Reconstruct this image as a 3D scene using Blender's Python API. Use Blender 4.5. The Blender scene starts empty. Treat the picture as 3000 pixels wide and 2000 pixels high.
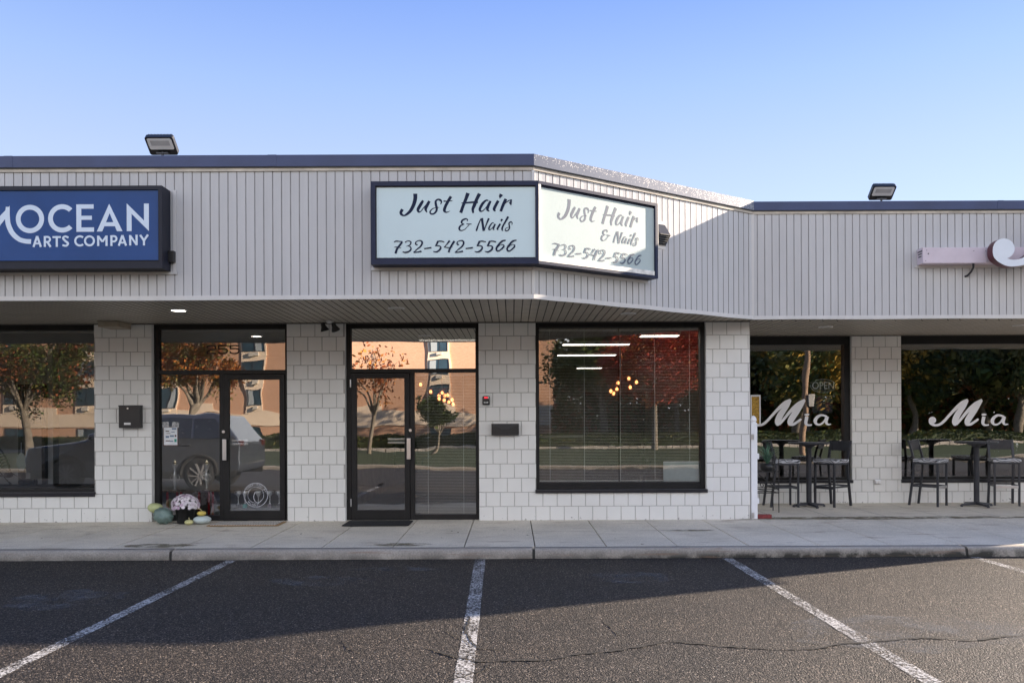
import bpy, bmesh, math, random
from mathutils import Vector, Matrix
random.seed(7)
R = math.radians
SC = bpy.context.scene
COL = SC.collection
PI = math.pi
F = 2400.0           # focal length in photo pixels (photo is 3000 wide)
CAMZ = 1.56
ROLL = 0.0045

# ------------------------------------------------------------------ camera, sky, sun, exposure
cam = bpy.data.cameras.new('camera')
camo = bpy.data.objects.new('camera', cam); COL.objects.link(camo)
camo.location = (0, 0, CAMZ)
camo.rotation_euler = (R(90), 0, 0)
camo.rotation_euler = (Matrix.Rotation(ROLL, 3, 'Y') @ Matrix.Rotation(R(90), 3, 'X')).to_euler()
cam.sensor_width = 36.0
cam.lens = 28.8
cam.shift_y = 230.0/3000.0
cam.clip_start = 0.05; cam.clip_end = 3000
SC.camera = camo

SUN = Vector((2.93, 1.23, 1.0)).normalized()
elev = math.asin(SUN.z); azim = math.atan2(SUN.x, SUN.y)
w = bpy.data.worlds.new('World'); SC.world = w; w.use_nodes = True
nt = w.node_tree; nt.nodes.clear()
sky = nt.nodes.new('ShaderNodeTexSky'); sky.sky_type = 'NISHITA'; sky.sun_disc = False
sky.sun_elevation = elev; sky.sun_rotation = azim
sky.altitude = 0; sky.air_density = 1.0; sky.dust_density = 0.0; sky.ozone_density = 3.0
bg = nt.nodes.new('ShaderNodeBackground'); bg.inputs['Strength'].default_value = 0.15
wo = nt.nodes.new('ShaderNodeOutputWorld')
# clear evening sky, with pale cloud from the window reflections enlarged behind the camera as added fill for shaded walls
def wn_(kind, **kw):
    n = nt.nodes.new(kind)
    for k, v in kw.items():
        if k in n.inputs: n.inputs[k].default_value = v
        else: setattr(n, k, v)
    return n
def wmix(a, b, fac, mode='MIX'):
    n = nt.nodes.new('ShaderNodeMix'); n.data_type = 'RGBA'; n.blend_type = mode
    for sock, v in ((n.inputs[0], fac), (n.inputs[6], a), (n.inputs[7], b)):
        if hasattr(v, 'links'): nt.links.new(v, sock)
        else: sock.default_value = v
    return n.outputs[2]
tcw = nt.nodes.new('ShaderNodeTexCoord'); spw = nt.nodes.new('ShaderNodeSeparateXYZ'); nt.links.new(tcw.outputs['Generated'], spw.inputs[0])
G = 1.0/(0.1*2**1.8)
gr = nt.nodes.new('ShaderNodeValToRGB'); el = gr.color_ramp.elements; nt.links.new(spw.outputs[2], gr.inputs[0])
el[0].position = 0.0; el[0].color = (.74, .85, 1.05, 1); el[1].position = 1.0; el[1].color = (.20, .36, .88, 1)
for p_, c_ in ((.18, (.72, .83, 1.06, 1)), (.29, (.57, .70, 1.04, 1)), (.37, (.43, .605, 1.02, 1)), (.46, (.265, .435, .97, 1))):
    e_ = el.new(p_); e_.color = c_
sc1 = wmix(gr.outputs[0], (G, G, G, 1), 1.0, 'MULTIPLY')
wb = wmix(sky.outputs[0], (1.02, .92, 1.0, 1), 1.0, 'MULTIPLY')
clear = wmix(wb, sc1, .82)
def wmap(src, a, b, c, d, smooth=True):
    m_ = nt.nodes.new('ShaderNodeMapRange'); m_.interpolation_type = 'SMOOTHSTEP' if smooth else 'LINEAR'
    for k_, v_ in zip((1, 2, 3, 4), (a, b, c, d)): m_.inputs[k_].default_value = v_
    nt.links.new(src, m_.inputs[0]); return m_.outputs[0]
def wmul(a, b):
    m_ = nt.nodes.new('ShaderNodeMath'); m_.operation = 'MULTIPLY'; nt.links.new(a, m_.inputs[0])
    if hasattr(b, 'links'): nt.links.new(b, m_.inputs[1])
    else: m_.inputs[1].default_value = b
    return m_.outputs[0]
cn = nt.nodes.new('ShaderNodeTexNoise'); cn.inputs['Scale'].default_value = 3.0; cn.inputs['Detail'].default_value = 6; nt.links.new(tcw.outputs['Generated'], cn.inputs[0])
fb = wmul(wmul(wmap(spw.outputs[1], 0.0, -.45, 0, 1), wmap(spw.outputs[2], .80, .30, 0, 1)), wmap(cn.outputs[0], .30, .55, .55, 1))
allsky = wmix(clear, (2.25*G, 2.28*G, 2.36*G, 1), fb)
bg.inputs['Strength'].default_value = 0.10
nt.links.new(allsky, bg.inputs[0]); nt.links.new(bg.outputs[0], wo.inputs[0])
sl = bpy.data.lights.new('sun', 'SUN'); sl.energy = 5.0; sl.angle = R(0.5); sl.color = (1.0, 0.84, 0.68)
slo = bpy.data.objects.new('sun', sl); COL.objects.link(slo)
slo.rotation_euler = SUN.to_track_quat('Z', 'Y').to_euler(); slo.location = (30, 12, 20)
SC.view_settings.view_transform = 'Standard'; SC.view_settings.look = 'None'
SC.view_settings.gamma = 1.0; SC.view_settings.exposure = 1.8
SC.render.engine = 'CYCLES'
SC.cycles.max_bounces = 8; SC.cycles.transparent_max_bounces = 16

# ------------------------------------------------------------------ helpers
def px(x, D): return (x-1500.0)*D/F
def pz(x, y, D): return CAMZ - ((y-1230.0)+(x-1500.0)*ROLL)*D/F
def P(x, y, D): return Vector((px(x, D), D, pz(x, y, D)))
def ground_D(x, y, z=0.13): return (CAMZ-z)*F/((y-1230.0)+(x-1500.0)*ROLL)

class MB:
    def __init__(s): s.v = []; s.f = []; s.m = []; s.sm = []; s.cur = 0
    def add(s, vs, fs, smooth=False):
        o = len(s.v); s.v += [tuple(v) for v in vs]
        for f in fs: s.f.append([i+o for i in f]); s.m.append(s.cur); s.sm.append(smooth)
        return s
    def quad(s, a, b, c, d): return s.add([a, b, c, d], [(0, 1, 2, 3)])
    def box(s, x0, x1, y0, y1, z0, z1, M=None):
        vs = [Vector((x, y, z)) for z in (z0, z1) for y in (y0, y1) for x in (x0, x1)]
        if M is not None: vs = [M @ v for v in vs]
        return s.add(vs, [(0, 2, 3, 1), (4, 5, 7, 6), (0, 1, 5, 4), (2, 6, 7, 3), (0, 4, 6, 2), (1, 3, 7, 5)])
    def rbox(s, x0, x1, y0, y1, z0, z1, b=0.005, M=None):
        """box with chamfered edges"""
        bm = bmesh.new()
        bmesh.ops.create_cube(bm, size=1)
        for v in bm.verts:
            v.co = Vector(((x0+x1)/2+v.co.x*(x1-x0), (y0+y1)/2+v.co.y*(y1-y0), (z0+z1)/2+v.co.z*(z1-z0)))
        b = min(b, 0.45*min(x1-x0, y1-y0, z1-z0))
        bmesh.ops.bevel(bm, geom=list(bm.edges), offset=b, segments=2, affect='EDGES', profile=0.6)
        bm.verts.index_update()
        vs = [M @ v.co if M is not None else v.co.copy() for v in bm.verts]
        fs = [[v.index for v in f.verts] for f in bm.faces]
        bm.free()
        return s.add(vs, fs)
    def tube(s, pts, r, n=10, cap=True, smooth=True, square=False):
        pts = [Vector(p) for p in pts]
        rs = r if isinstance(r, (list, tuple)) else [r]*len(pts)
        vs = []; k = len(pts); up = None
        for i, p in enumerate(pts):
            t = (pts[min(i+1, k-1)]-pts[max(i-1, 0)])
            if t.length < 1e-9: t = Vector((0, 0, 1))
            t.normalize()
            if up is None:
                up = Vector((0, 0, 1)) if abs(t.z) < .9 else Vector((0, 1, 0))
            a = t.cross(up)
            if a.length < 1e-6: a = t.orthogonal()
            a.normalize(); bb = a.cross(t).normalized(); up = bb
            for j in range(n):
                an = 2*PI*(j+.5)/n
                vs.append(p+(a*math.cos(an)+bb*math.sin(an))*rs[i])
        fs = [(i*n+j, i*n+(j+1) % n, (i+1)*n+(j+1) % n, (i+1)*n+j) for i in range(k-1) for j in range(n)]
        s.add(vs, fs, smooth)
        if cap:
            s.add(vs[:n], [tuple(range(n))]); s.add(vs[-n:], [tuple(reversed(range(n)))])
        return s
    def bar(s, a, b, w, h=None):
        """square section bar"""
        h = h or w; a = Vector(a); b = Vector(b); t = (b-a).normalized()
        up = Vector((0, 0, 1)) if abs(t.z) < .95 else Vector((0, 1, 0))
        u = t.cross(up).normalized(); v = u.cross(t).normalized()
        vs = [p+u*sx*w/2+v*sy*h/2 for p in (a, b) for sx, sy in ((-1, -1), (1, -1), (1, 1), (-1, 1))]
        return s.add(vs, [(0, 1, 2, 3), (7, 6, 5, 4), (0, 4, 5, 1), (1, 5, 6, 2), (2, 6, 7, 3), (3, 7, 4, 0)])
    def lathe(s, prof, c=(0, 0, 0), n=24, smooth=True, sx=1, sy=1, cap=True):
        c = Vector(c); vs = []
        for r, z in prof:
            for j in range(n):
                a = 2*PI*j/n; vs.append(c+Vector((r*math.cos(a)*sx, r*math.sin(a)*sy, z)))
        k = len(prof)
        fs = [(i*n+j, i*n+(j+1) % n, (i+1)*n+(j+1) % n, (i+1)*n+j) for i in range(k-1) for j in range(n)]
        s.add(vs, fs, smooth)
        if cap and prof[0][0] > 1e-4: s.add(vs[:n], [tuple(reversed(range(n)))])
        if cap and prof[-1][0] > 1e-4: s.add(vs[-n:], [tuple(range(n))])
        return s
    def ell(s, c, rx, ry, rz, n=16, m=10, M=None):
        c = Vector(c); vs = []; 
        for i in range(m+1):
            t = PI*i/m
            for j in range(n):
                a = 2*PI*j/n
                v = Vector((rx*math.sin(t)*math.cos(a), ry*math.sin(t)*math.sin(a), rz*math.cos(t)))
                if M is not None: v = M @ v
                vs.append(c+v)
        fs = [(i*n+j, (i+1)*n+j, (i+1)*n+(j+1) % n, i*n+(j+1) % n) for i in range(m) for j in range(n)]
        return s.add(vs, fs, True)
    def prism(s, poly, y0, y1, mp=None):
        """poly in (x,z), extruded along y"""
        n = len(poly)
        vs = [Vector((x, y0, z)) for x, z in poly]+[Vector((x, y1, z)) for x, z in poly]
        if mp: vs = [mp(v) for v in vs]
        fs = [tuple(range(n)), tuple(reversed(range(n, 2*n)))]+[(i, i+n, (i+1) % n+n, (i+1) % n) for i in range(n)]
        return s.add(vs, fs)
    def obj(s, name, mats, parent=None, loc=None, recalc=True):
        me = bpy.data.meshes.new(name); me.from_pydata(s.v, [], s.f); me.update()
        if not isinstance(mats, (list, tuple)): mats = [mats]
        for m in mats: me.materials.append(m)
        me.polygons.foreach_set('material_index', s.m)
        me.polygons.foreach_set('use_smooth', s.sm)
        if recalc:
            bm = bmesh.new(); bm.from_mesh(me)
            bmesh.ops.recalc_face_normals(bm, faces=bm.faces); bm.to_mesh(me); bm.free()
        o = bpy.data.objects.new(name, me); COL.objects.link(o)
        if parent is not None: o.parent = parent
        if loc is not None: o.location = loc
        return o

def tag(o, label=None, cat=None, group=None, kind=None):
    if label: o['label'] = label
    if cat: o['category'] = cat
    if group: o['group'] = group
    if kind: o['kind'] = kind
    return o
def thing(name, label, cat, loc=(0, 0, 0), rz=0, group=None):
    o = bpy.data.objects.new(name, None); COL.objects.link(o)
    o.location = loc; o.rotation_euler = (0, 0, rz); o.empty_display_size = .1
    return tag(o, label, cat, group)
def copy_tree(o, parent=None):
    c = o.copy(); COL.objects.link(c)
    if parent is not None: c.parent = parent
    for ch in list(KIDS(o)): copy_tree(ch, c)
    return c
def KIDS(o): return [x for x in COL.objects if x.parent == o]

# ------------------------------------------------------------------ materials
def newmat(name):
    m = bpy.data.materials.new(name); m.use_nodes = True
    n = m.node_tree.nodes; b = n['Principled BSDF']
    return m, m.node_tree, b
def N(t, kind, **kw):
    n = t.nodes.new(kind)
    for k, v in kw.items():
        if k in n.inputs: n.inputs[k].default_value = v
        else: setattr(n, k, v)
    return n
def ramp(t, src, stops):
    r = t.nodes.new('ShaderNodeValToRGB'); e = r.color_ramp.elements
    e[0].position = stops[0][0]; e[0].color = stops[0][1]
    e[1].position = stops[-1][0]; e[1].color = stops[-1][1]
    for p, c in stops[1:-1]:
        x = e.new(p); x.color = c
    t.links.new(src, r.inputs[0]); return r
def c4(c, k=1): return (c[0]*k, c[1]*k, c[2]*k, 1)
def coords(t, kind='Object', scale=(1, 1, 1)):
    tc = t.nodes.new('ShaderNodeTexCoord'); mp = t.nodes.new('ShaderNodeMapping')
    mp.inputs['Scale'].default_value = scale
    t.links.new(tc.outputs[kind], mp.inputs[0]); return mp.outputs[0]
def simple(name, col, rough=.6, metal=0, var=.12, scale=6, bump=0.0, bscale=60, spec=.5, coat=0):
    m, t, b = newmat(name)
    b.inputs['Roughness'].default_value = rough; b.inputs['Metallic'].default_value = metal
    b.inputs['Specular IOR Level'].default_value = spec
    if coat: b.inputs['Coat Weight'].default_value = coat
    co = coords(t)
    nz = N(t, 'ShaderNodeTexNoise', Scale=scale, Detail=6.0, Roughness=.6); t.links.new(co, nz.inputs[0])
    rp = ramp(t, nz.outputs[0], [(.3, c4(col, 1-var)), (.7, c4(col, 1+var))])
    t.links.new(rp.outputs[0], b.inputs['Base Color'])
    if bump:
        n2 = N(t, 'ShaderNodeTexNoise', Scale=bscale, Detail=4.0); t.links.new(co, n2.inputs[0])
        bp = N(t, 'ShaderNodeBump', Strength=bump, Distance=.01); t.links.new(n2.outputs[0], bp.inputs['Height'])
        t.links.new(bp.outputs[0], b.inputs['Normal'])
    return m
def emis(name, col, s):
    m, t, b = newmat(name)
    b.inputs['Base Color'].default_value = c4(col); b.inputs['Emission Color'].default_value = c4(col)
    b.inputs['Emission Strength'].default_value = s
    return m

def mat_block():
    m, t, b = newmat('painted_block')
    co = coords(t)
    n1 = N(t, 'ShaderNodeTexNoise', Scale=1.3, Detail=5.0); t.links.new(co, n1.inputs[0])
    r1 = ramp(t, n1.outputs[0], [(.3, (.68, .675, .65, 1)), (.7, (.77, .765, .74, 1))])
    # chipped paint and grime, more of it close to the pavement
    n2 = N(t, 'ShaderNodeTexNoise', Scale=14, Detail=8.0, Roughness=.7); t.links.new(co, n2.inputs[0])
    sp = t.nodes.new('ShaderNodeSeparateXYZ'); t.links.new(co, sp.inputs[0])
    mr = N(t, 'ShaderNodeMapRange'); mr.inputs[1].default_value = .12; mr.inputs[2].default_value = .27
    mr.inputs[3].default_value = .12; mr.inputs[4].default_value = -.03; t.links.new(sp.outputs[2], mr.inputs[0])
    ad = N(t, 'ShaderNodeMath', operation='ADD'); t.links.new(n2.outputs[0], ad.inputs[0]); t.links.new(mr.outputs[0], ad.inputs[1])
    r2 = ramp(t, ad.outputs[0], [(.675, (0, 0, 0, 1)), (.70, (1, 1, 1, 1))])
    mx = N(t, 'ShaderNodeMix', data_type='RGBA'); t.links.new(r2.outputs[0], mx.inputs[0])
    t.links.new(r1.outputs[0], mx.inputs[6]); mx.inputs[7].default_value = (.30, .29, .27, 1)
    t.links.new(mx.outputs[2], b.inputs['Base Color']); b.inputs['Roughness'].default_value = .62
    n3 = N(t, 'ShaderNodeTexNoise', Scale=90, Detail=4.0); t.links.new(co, n3.inputs[0])
    n4 = N(t, 'ShaderNodeTexVoronoi', Scale=38); t.links.new(co, n4.inputs[0])
    r4 = ramp(t, n4.outputs[0], [(.03, (0, 0, 0, 1)), (.1, (1, 1, 1, 1))])
    bp = N(t, 'ShaderNodeBump', Strength=.25, Distance=.004); t.links.new(n3.outputs[0], bp.inputs['Height'])
    t.links.new(bp.outputs[0], b.inputs['Normal'])
    return m
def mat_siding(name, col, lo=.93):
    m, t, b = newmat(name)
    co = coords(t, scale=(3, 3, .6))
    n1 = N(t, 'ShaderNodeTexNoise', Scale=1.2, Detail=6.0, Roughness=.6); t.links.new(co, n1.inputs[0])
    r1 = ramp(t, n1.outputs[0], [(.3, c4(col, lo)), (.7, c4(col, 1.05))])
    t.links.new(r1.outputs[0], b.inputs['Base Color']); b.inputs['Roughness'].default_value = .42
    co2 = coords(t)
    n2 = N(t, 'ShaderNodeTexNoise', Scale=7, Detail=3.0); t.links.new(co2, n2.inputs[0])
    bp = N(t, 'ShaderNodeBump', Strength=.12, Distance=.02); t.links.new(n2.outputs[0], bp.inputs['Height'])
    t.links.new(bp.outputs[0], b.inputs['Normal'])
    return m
def mat_coping(name, glints):
    m, t, b = newmat(name)
    b.inputs['Roughness'].default_value = .38; b.inputs['Metallic'].default_value = 0.15
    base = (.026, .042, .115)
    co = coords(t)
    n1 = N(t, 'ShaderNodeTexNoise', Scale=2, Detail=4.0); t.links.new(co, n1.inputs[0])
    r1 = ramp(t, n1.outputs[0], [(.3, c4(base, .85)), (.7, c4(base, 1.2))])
    if not glints:
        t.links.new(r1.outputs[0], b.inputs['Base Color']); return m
    r1.color_ramp.elements[0].color = (.11, .125, .17, 1); r1.color_ramp.elements[1].color = (.15, .165, .21, 1)  # sunlit sheen and glints on paint chips put into the navy colour
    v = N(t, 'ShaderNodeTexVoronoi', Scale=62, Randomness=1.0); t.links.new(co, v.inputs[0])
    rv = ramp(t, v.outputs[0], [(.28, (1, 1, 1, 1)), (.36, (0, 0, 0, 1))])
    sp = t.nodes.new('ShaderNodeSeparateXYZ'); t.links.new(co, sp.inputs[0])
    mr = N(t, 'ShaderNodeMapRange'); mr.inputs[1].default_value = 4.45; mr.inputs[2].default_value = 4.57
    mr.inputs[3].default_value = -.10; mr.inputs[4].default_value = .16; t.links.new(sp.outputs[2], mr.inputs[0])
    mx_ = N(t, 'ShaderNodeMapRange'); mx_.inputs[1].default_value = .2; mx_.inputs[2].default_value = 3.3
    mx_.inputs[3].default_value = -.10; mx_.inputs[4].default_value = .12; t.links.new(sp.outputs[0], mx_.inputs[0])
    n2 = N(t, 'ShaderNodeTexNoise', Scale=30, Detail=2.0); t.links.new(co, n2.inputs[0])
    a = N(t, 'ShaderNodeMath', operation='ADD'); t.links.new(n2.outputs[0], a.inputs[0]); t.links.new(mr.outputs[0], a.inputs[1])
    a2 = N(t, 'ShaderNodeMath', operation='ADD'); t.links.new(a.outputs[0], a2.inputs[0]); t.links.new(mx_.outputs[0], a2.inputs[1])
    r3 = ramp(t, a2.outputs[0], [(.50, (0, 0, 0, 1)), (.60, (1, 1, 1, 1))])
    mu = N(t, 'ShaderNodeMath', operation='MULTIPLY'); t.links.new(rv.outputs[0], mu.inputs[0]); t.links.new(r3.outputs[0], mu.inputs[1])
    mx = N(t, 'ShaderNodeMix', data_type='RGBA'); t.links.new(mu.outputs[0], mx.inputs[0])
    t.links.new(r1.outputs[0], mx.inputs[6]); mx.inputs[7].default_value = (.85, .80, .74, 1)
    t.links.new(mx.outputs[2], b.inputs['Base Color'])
    return m
def mat_glass(name, refl, tint=(.86, .88, .88), wav=.6, wscale=1.1, seed=0.0):
    m, t, b = newmat(name); t.nodes.remove(b)
    out = t.nodes['Material Output']
    gl = N(t, 'ShaderNodeBsdfGlossy', Roughness=.0); gl.inputs[0].default_value = (1, 1, 1, 1)
    tr = N(t, 'ShaderNodeBsdfTransparent'); tr.inputs[0].default_value = c4(tint)
    fr = N(t, 'ShaderNodeFresnel', IOR=1.5)
    mr = N(t, 'ShaderNodeMapRange'); mr.inputs[1].default_value = .04; mr.inputs[2].default_value = 1
    mr.inputs[3].default_value = refl; mr.inputs[4].default_value = 1; t.links.new(fr.outputs[0], mr.inputs[0])
    co = coords(t); 
    co_add = N(t, 'ShaderNodeVectorMath', operation='ADD'); t.links.new(co, co_add.inputs[0]); co_add.inputs[1].default_value = (seed, 0, seed)
    n1 = N(t, 'ShaderNodeTexNoise', Scale=wscale, Detail=1.0, Roughness=.4); t.links.new(co_add.outputs[0], n1.inputs[0])
    bp = N(t, 'ShaderNodeBump', Strength=wav, Distance=.02); t.links.new(n1.outputs[0], bp.inputs['Height'])
    t.links.new(bp.outputs[0], gl.inputs['Normal'])
    mx = t.nodes.new('ShaderNodeMixShader'); t.links.new(mr.outputs[0], mx.inputs[0])
    t.links.new(tr.outputs[0], mx.inputs[1]); t.links.new(gl.outputs[0], mx.inputs[2]); t.links.new(mx.outputs[0], out.inputs[0])
    return m
def mat_asphalt():
    m, t, b = newmat('asphalt')
    co = coords(t)
    v = N(t, 'ShaderNodeTexVoronoi', Scale=95, Randomness=1.0); t.links.new(co, v.inputs[0])
    rc = ramp(t, v.outputs['Color'], [(.25, (.014, .012, .011, 1)), (.5, (.044, .039, .035, 1)), (.75, (.102, .088, .076, 1)), (.93, (.28, .245, .215, 1))])
    # binder between the stones
    rd = ramp(t, v.outputs['Distance'], [(.32, (1, 1, 1, 1)), (.6, (.35, .35, .35, 1))])
    mu = N(t, 'ShaderNodeMix', data_type='RGBA', blend_type='MULTIPLY'); mu.inputs[0].default_value = 1
    t.links.new(rc.outputs[0], mu.inputs[6]); t.links.new(rd.outputs[0], mu.inputs[7])
    n1 = N(t, 'ShaderNodeTexNoise', Scale=.7, Detail=6.0, Roughness=.6); t.links.new(co, n1.inputs[0])
    r1 = ramp(t, n1.outputs[0], [(.3, (.72, .74, .78, 1)), (.7, (1.25, 1.2, 1.12, 1))])
    m2 = N(t, 'ShaderNodeMix', data_type='RGBA', blend_type='MULTIPLY'); m2.inputs[0].default_value = 1
    t.links.new(mu.outputs[2], m2.inputs[6]); t.links.new(r1.outputs[0], m2.inputs[7])
    ng = N(t, 'ShaderNodeTexNoise', Scale=42, Detail=5.0, Roughness=.8); t.links.new(co, ng.inputs[0])
    rg = ramp(t, ng.outputs[0], [(.36, (.25, .25, .26, 1)), (.5, (.95, .93, .9, 1)), (.64, (2.3, 2.15, 2.0, 1))])
    m2b = N(t, 'ShaderNodeMix', data_type='RGBA', blend_type='MULTIPLY'); m2b.inputs[0].default_value = 1
    t.links.new(m2.outputs[2], m2b.inputs[6]); t.links.new(rg.outputs[0], m2b.inputs[7]); m2 = m2b
    # scattered pale chips
    v2 = N(t, 'ShaderNodeTexVoronoi', Scale=17); t.links.new(co, v2.inputs[0])
    rw = ramp(t, v2.outputs[0], [(.055, (1, 1, 1, 1)), (.085, (0, 0, 0, 1))])
    m3 = N(t, 'ShaderNodeMix', data_type='RGBA'); t.links.new(rw.outputs[0], m3.inputs[0])
    t.links.new(m2.outputs[2], m3.inputs[6]); m3.inputs[7].default_value = (.36, .35, .33, 1)
    t.links.new(m3.outputs[2], b.inputs['Base Color'])
    b.inputs['Roughness'].default_value = .62; b.inputs['Specular IOR Level'].default_value = .30
    n3 = N(t, 'ShaderNodeTexNoise', Scale=48, Detail=6.0, Roughness=.75); t.links.new(co, n3.inputs[0])
    sub = N(t, 'ShaderNodeMath', operation='SUBTRACT'); t.links.new(n3.outputs[0], sub.inputs[0]); t.links.new(v.outputs['Distance'], sub.inputs[1])
    bp = N(t, 'ShaderNodeBump', Strength=.85, Distance=.012); t.links.new(sub.outputs[0], bp.inputs['Height'])
    t.links.new(bp.outputs[0], b.inputs['Normal'])
    return m
def mat_paintline():
    m, t, b = newmat('line_paint'); out = t.nodes['Material Output']
    co = coords(t)
    n = N(t, 'ShaderNodeTexNoise', Scale=48, Detail=8.0, Roughness=.75); t.links.new(co, n.inputs[0])
    n2 = N(t, 'ShaderNodeTexNoise', Scale=3.0, Detail=3.0); t.links.new(co, n2.inputs[0])
    a = N(t, 'ShaderNodeMath', operation='MULTIPLY_ADD'); t.links.new(n2.outputs[0], a.inputs[0]); a.inputs[1].default_value = .25
    t.links.new(n.outputs[0], a.inputs[2])
    r = ramp(t, a.outputs[0], [(.55, (1, 1, 1, 1)), (.66, (0, 0, 0, 1))])
    b.inputs['Base Color'].default_value = (.47, .46, .44, 1); b.inputs['Roughness'].default_value = .8
    tr = t.nodes.new('ShaderNodeBsdfTransparent'); mx = t.nodes.new('ShaderNodeMixShader')
    t.links.new(r.outputs[0], mx.inputs[0]); t.links.new(tr.outputs[0], mx.inputs[1]); t.links.new(b.outputs[0], mx.inputs[2])
    t.links.new(mx.outputs[0], out.inputs[0])
    return m
def mat_concrete(name, col, stain=True, zlo=None):
    m, t, b = newmat(name)
    co = coords(t)
    n1 = N(t, 'ShaderNodeTexNoise', Scale=1.1, Detail=8.0, Roughness=.65); t.links.new(co, n1.inputs[0])
    r1 = ramp(t, n1.outputs[0], [(.3, c4(col, .82)), (.7, c4(col, 1.12))])
    n2 = N(t, 'ShaderNodeTexNoise', Scale=60, Detail=6.0, Roughness=.8); t.links.new(co, n2.inputs[0])
    r2 = ramp(t, n2.outputs[0], [(.32, (.62, .62, .62, 1)), (.68, (1.22, 1.22, 1.22, 1))])
    mu = N(t, 'ShaderNodeMix', data_type='RGBA', blend_type='MULTIPLY'); mu.inputs[0].default_value = 1
    t.links.new(r1.outputs[0], mu.inputs[6]); t.links.new(r2.outputs[0], mu.inputs[7]); last = mu.outputs[2]
    if stain:
        n3 = N(t, 'ShaderNodeTexNoise', Scale=2.6, Detail=6.0, Roughness=.7); t.links.new(co, n3.inputs[0])
        lo, hi = (.60, .72) if zlo is None else (.36, .54)
        r3 = ramp(t, n3.outputs[0], [(lo, (0, 0, 0, 1)), (hi, (1, 1, 1, 1))]); fac = r3.outputs[0]
        if zlo is not None:      # moss and tar along the foot of the kerb
            sp = t.nodes.new('ShaderNodeSeparateXYZ'); t.links.new(co, sp.inputs[0])
            mr = N(t, 'ShaderNodeMapRange'); mr.inputs[1].default_value = .012; mr.inputs[2].default_value = .105
            mr.inputs[3].default_value = 1.6; mr.inputs[4].default_value = 0; t.links.new(sp.outputs[2], mr.inputs[0])
            mrx = N(t, 'ShaderNodeMapRange'); mrx.inputs[1].default_value = .5; mrx.inputs[2].default_value = 4.5
            mrx.inputs[3].default_value = .35; mrx.inputs[4].default_value = 1.1; t.links.new(sp.outputs[0], mrx.inputs[0])
            k = N(t, 'ShaderNodeMath', operation='MULTIPLY'); t.links.new(mr.outputs[0], k.inputs[0]); t.links.new(fac, k.inputs[1])
            k2 = N(t, 'ShaderNodeMath', operation='MULTIPLY', use_clamp=True); t.links.new(k.outputs[0], k2.inputs[0]); t.links.new(mrx.outputs[0], k2.inputs[1])
            fac = k2.outputs[0]
        mx = N(t, 'ShaderNodeMix', data_type='RGBA'); t.links.new(fac, mx.inputs[0])
        t.links.new(last, mx.inputs[6]); mx.inputs[7].default_value = c4(col, .62) if zlo is None else (.035, .033, .026, 1)
        last = mx.outputs[2]
        # rusty orange streaks
        cx = coords(t, scale=(.8, 4, 14))
        n5 = N(t, 'ShaderNodeTexNoise', Scale=1.8, Detail=5.0, Roughness=.6); t.links.new(cx, n5.inputs[0])
        r5 = ramp(t, n5.outputs[0], [(.58, (0, 0, 0, 1)), (.72, (.75, .75, .75, 1))])
        m5 = N(t, 'ShaderNodeMix', data_type='RGBA'); t.links.new(r5.outputs[0], m5.inputs[0])
        t.links.new(last, m5.inputs[6]); m5.inputs[7].default_value = (.22, .14, .09, 1); last = m5.outputs[2]
    t.links.new(last, b.inputs['Base Color']); b.inputs['Roughness'].default_value = .8
    bp = N(t, 'ShaderNodeBump', Strength=.35, Distance=.003); t.links.new(n2.outputs[0], bp.inputs['Height'])
    t.links.new(bp.outputs[0], b.inputs['Normal'])
    return m
def mat_brickwall():
    m, t, b = newmat('orange_brick')
    co = coords(t)
    sp = t.nodes.new('ShaderNodeSeparateXYZ'); t.links.new(co, sp.inputs[0])
    cb = t.nodes.new('ShaderNodeCombineXYZ'); t.links.new(sp.outputs[0], cb.inputs[0]); t.links.new(sp.outputs[2], cb.inputs[1])
    br = N(t, 'ShaderNodeTexBrick', Scale=1.0); br.inputs['Brick Width'].default_value = .22; br.inputs['Row Height'].default_value = .075
    br.inputs['Mortar Size'].default_value = .006
    br.inputs['Color1'].default_value = (.52, .27, .15, 1); br.inputs['Color2'].default_value = (.60, .33, .19, 1); br.inputs['Mortar'].default_value = (.55, .42, .32, 1)
    t.links.new(cb.outputs[0], br.inputs[0]); t.links.new(br.outputs[0], b.inputs['Base Color']); b.inputs['Roughness'].default_value = .85
    return m
def mat_grass():
    m, t, b = newmat('lawn_grass')
    co = coords(t)
    n1 = N(t, 'ShaderNodeTexNoise', Scale=18, Detail=6.0, Roughness=.8); t.links.new(co, n1.inputs[0])
    r1 = ramp(t, n1.outputs[0], [(.3, (.014, .024, .006, 1)), (.7, (.050, .078, .018, 1))]); t.links.new(r1.outputs[0], b.inputs['Base Color'])
    b.inputs['Roughness'].default_value = .9
    bp = N(t, 'ShaderNodeBump', Strength=.8, Distance=.03); t.links.new(n1.outputs[0], bp.inputs['Height']); t.links.new(bp.outputs[0], b.inputs['Normal'])
    return m
def mat_leaf(name, col, var=.35):
    m, t, b = newmat(name)
    oi = t.nodes.new('ShaderNodeNewGeometry')
    co = coords(t); n1 = N(t, 'ShaderNodeTexNoise', Scale=3, Detail=3.0); t.links.new(co, n1.inputs[0])
    r1 = ramp(t, n1.outputs[0], [(.3, c4(col, 1-var)), (.7, c4(col, 1+var))]); t.links.new(r1.outputs[0], b.inputs['Base Color'])
    b.inputs['Roughness'].default_value = .65
    b.inputs['Subsurface Weight'].default_value = 0
    return m
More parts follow.
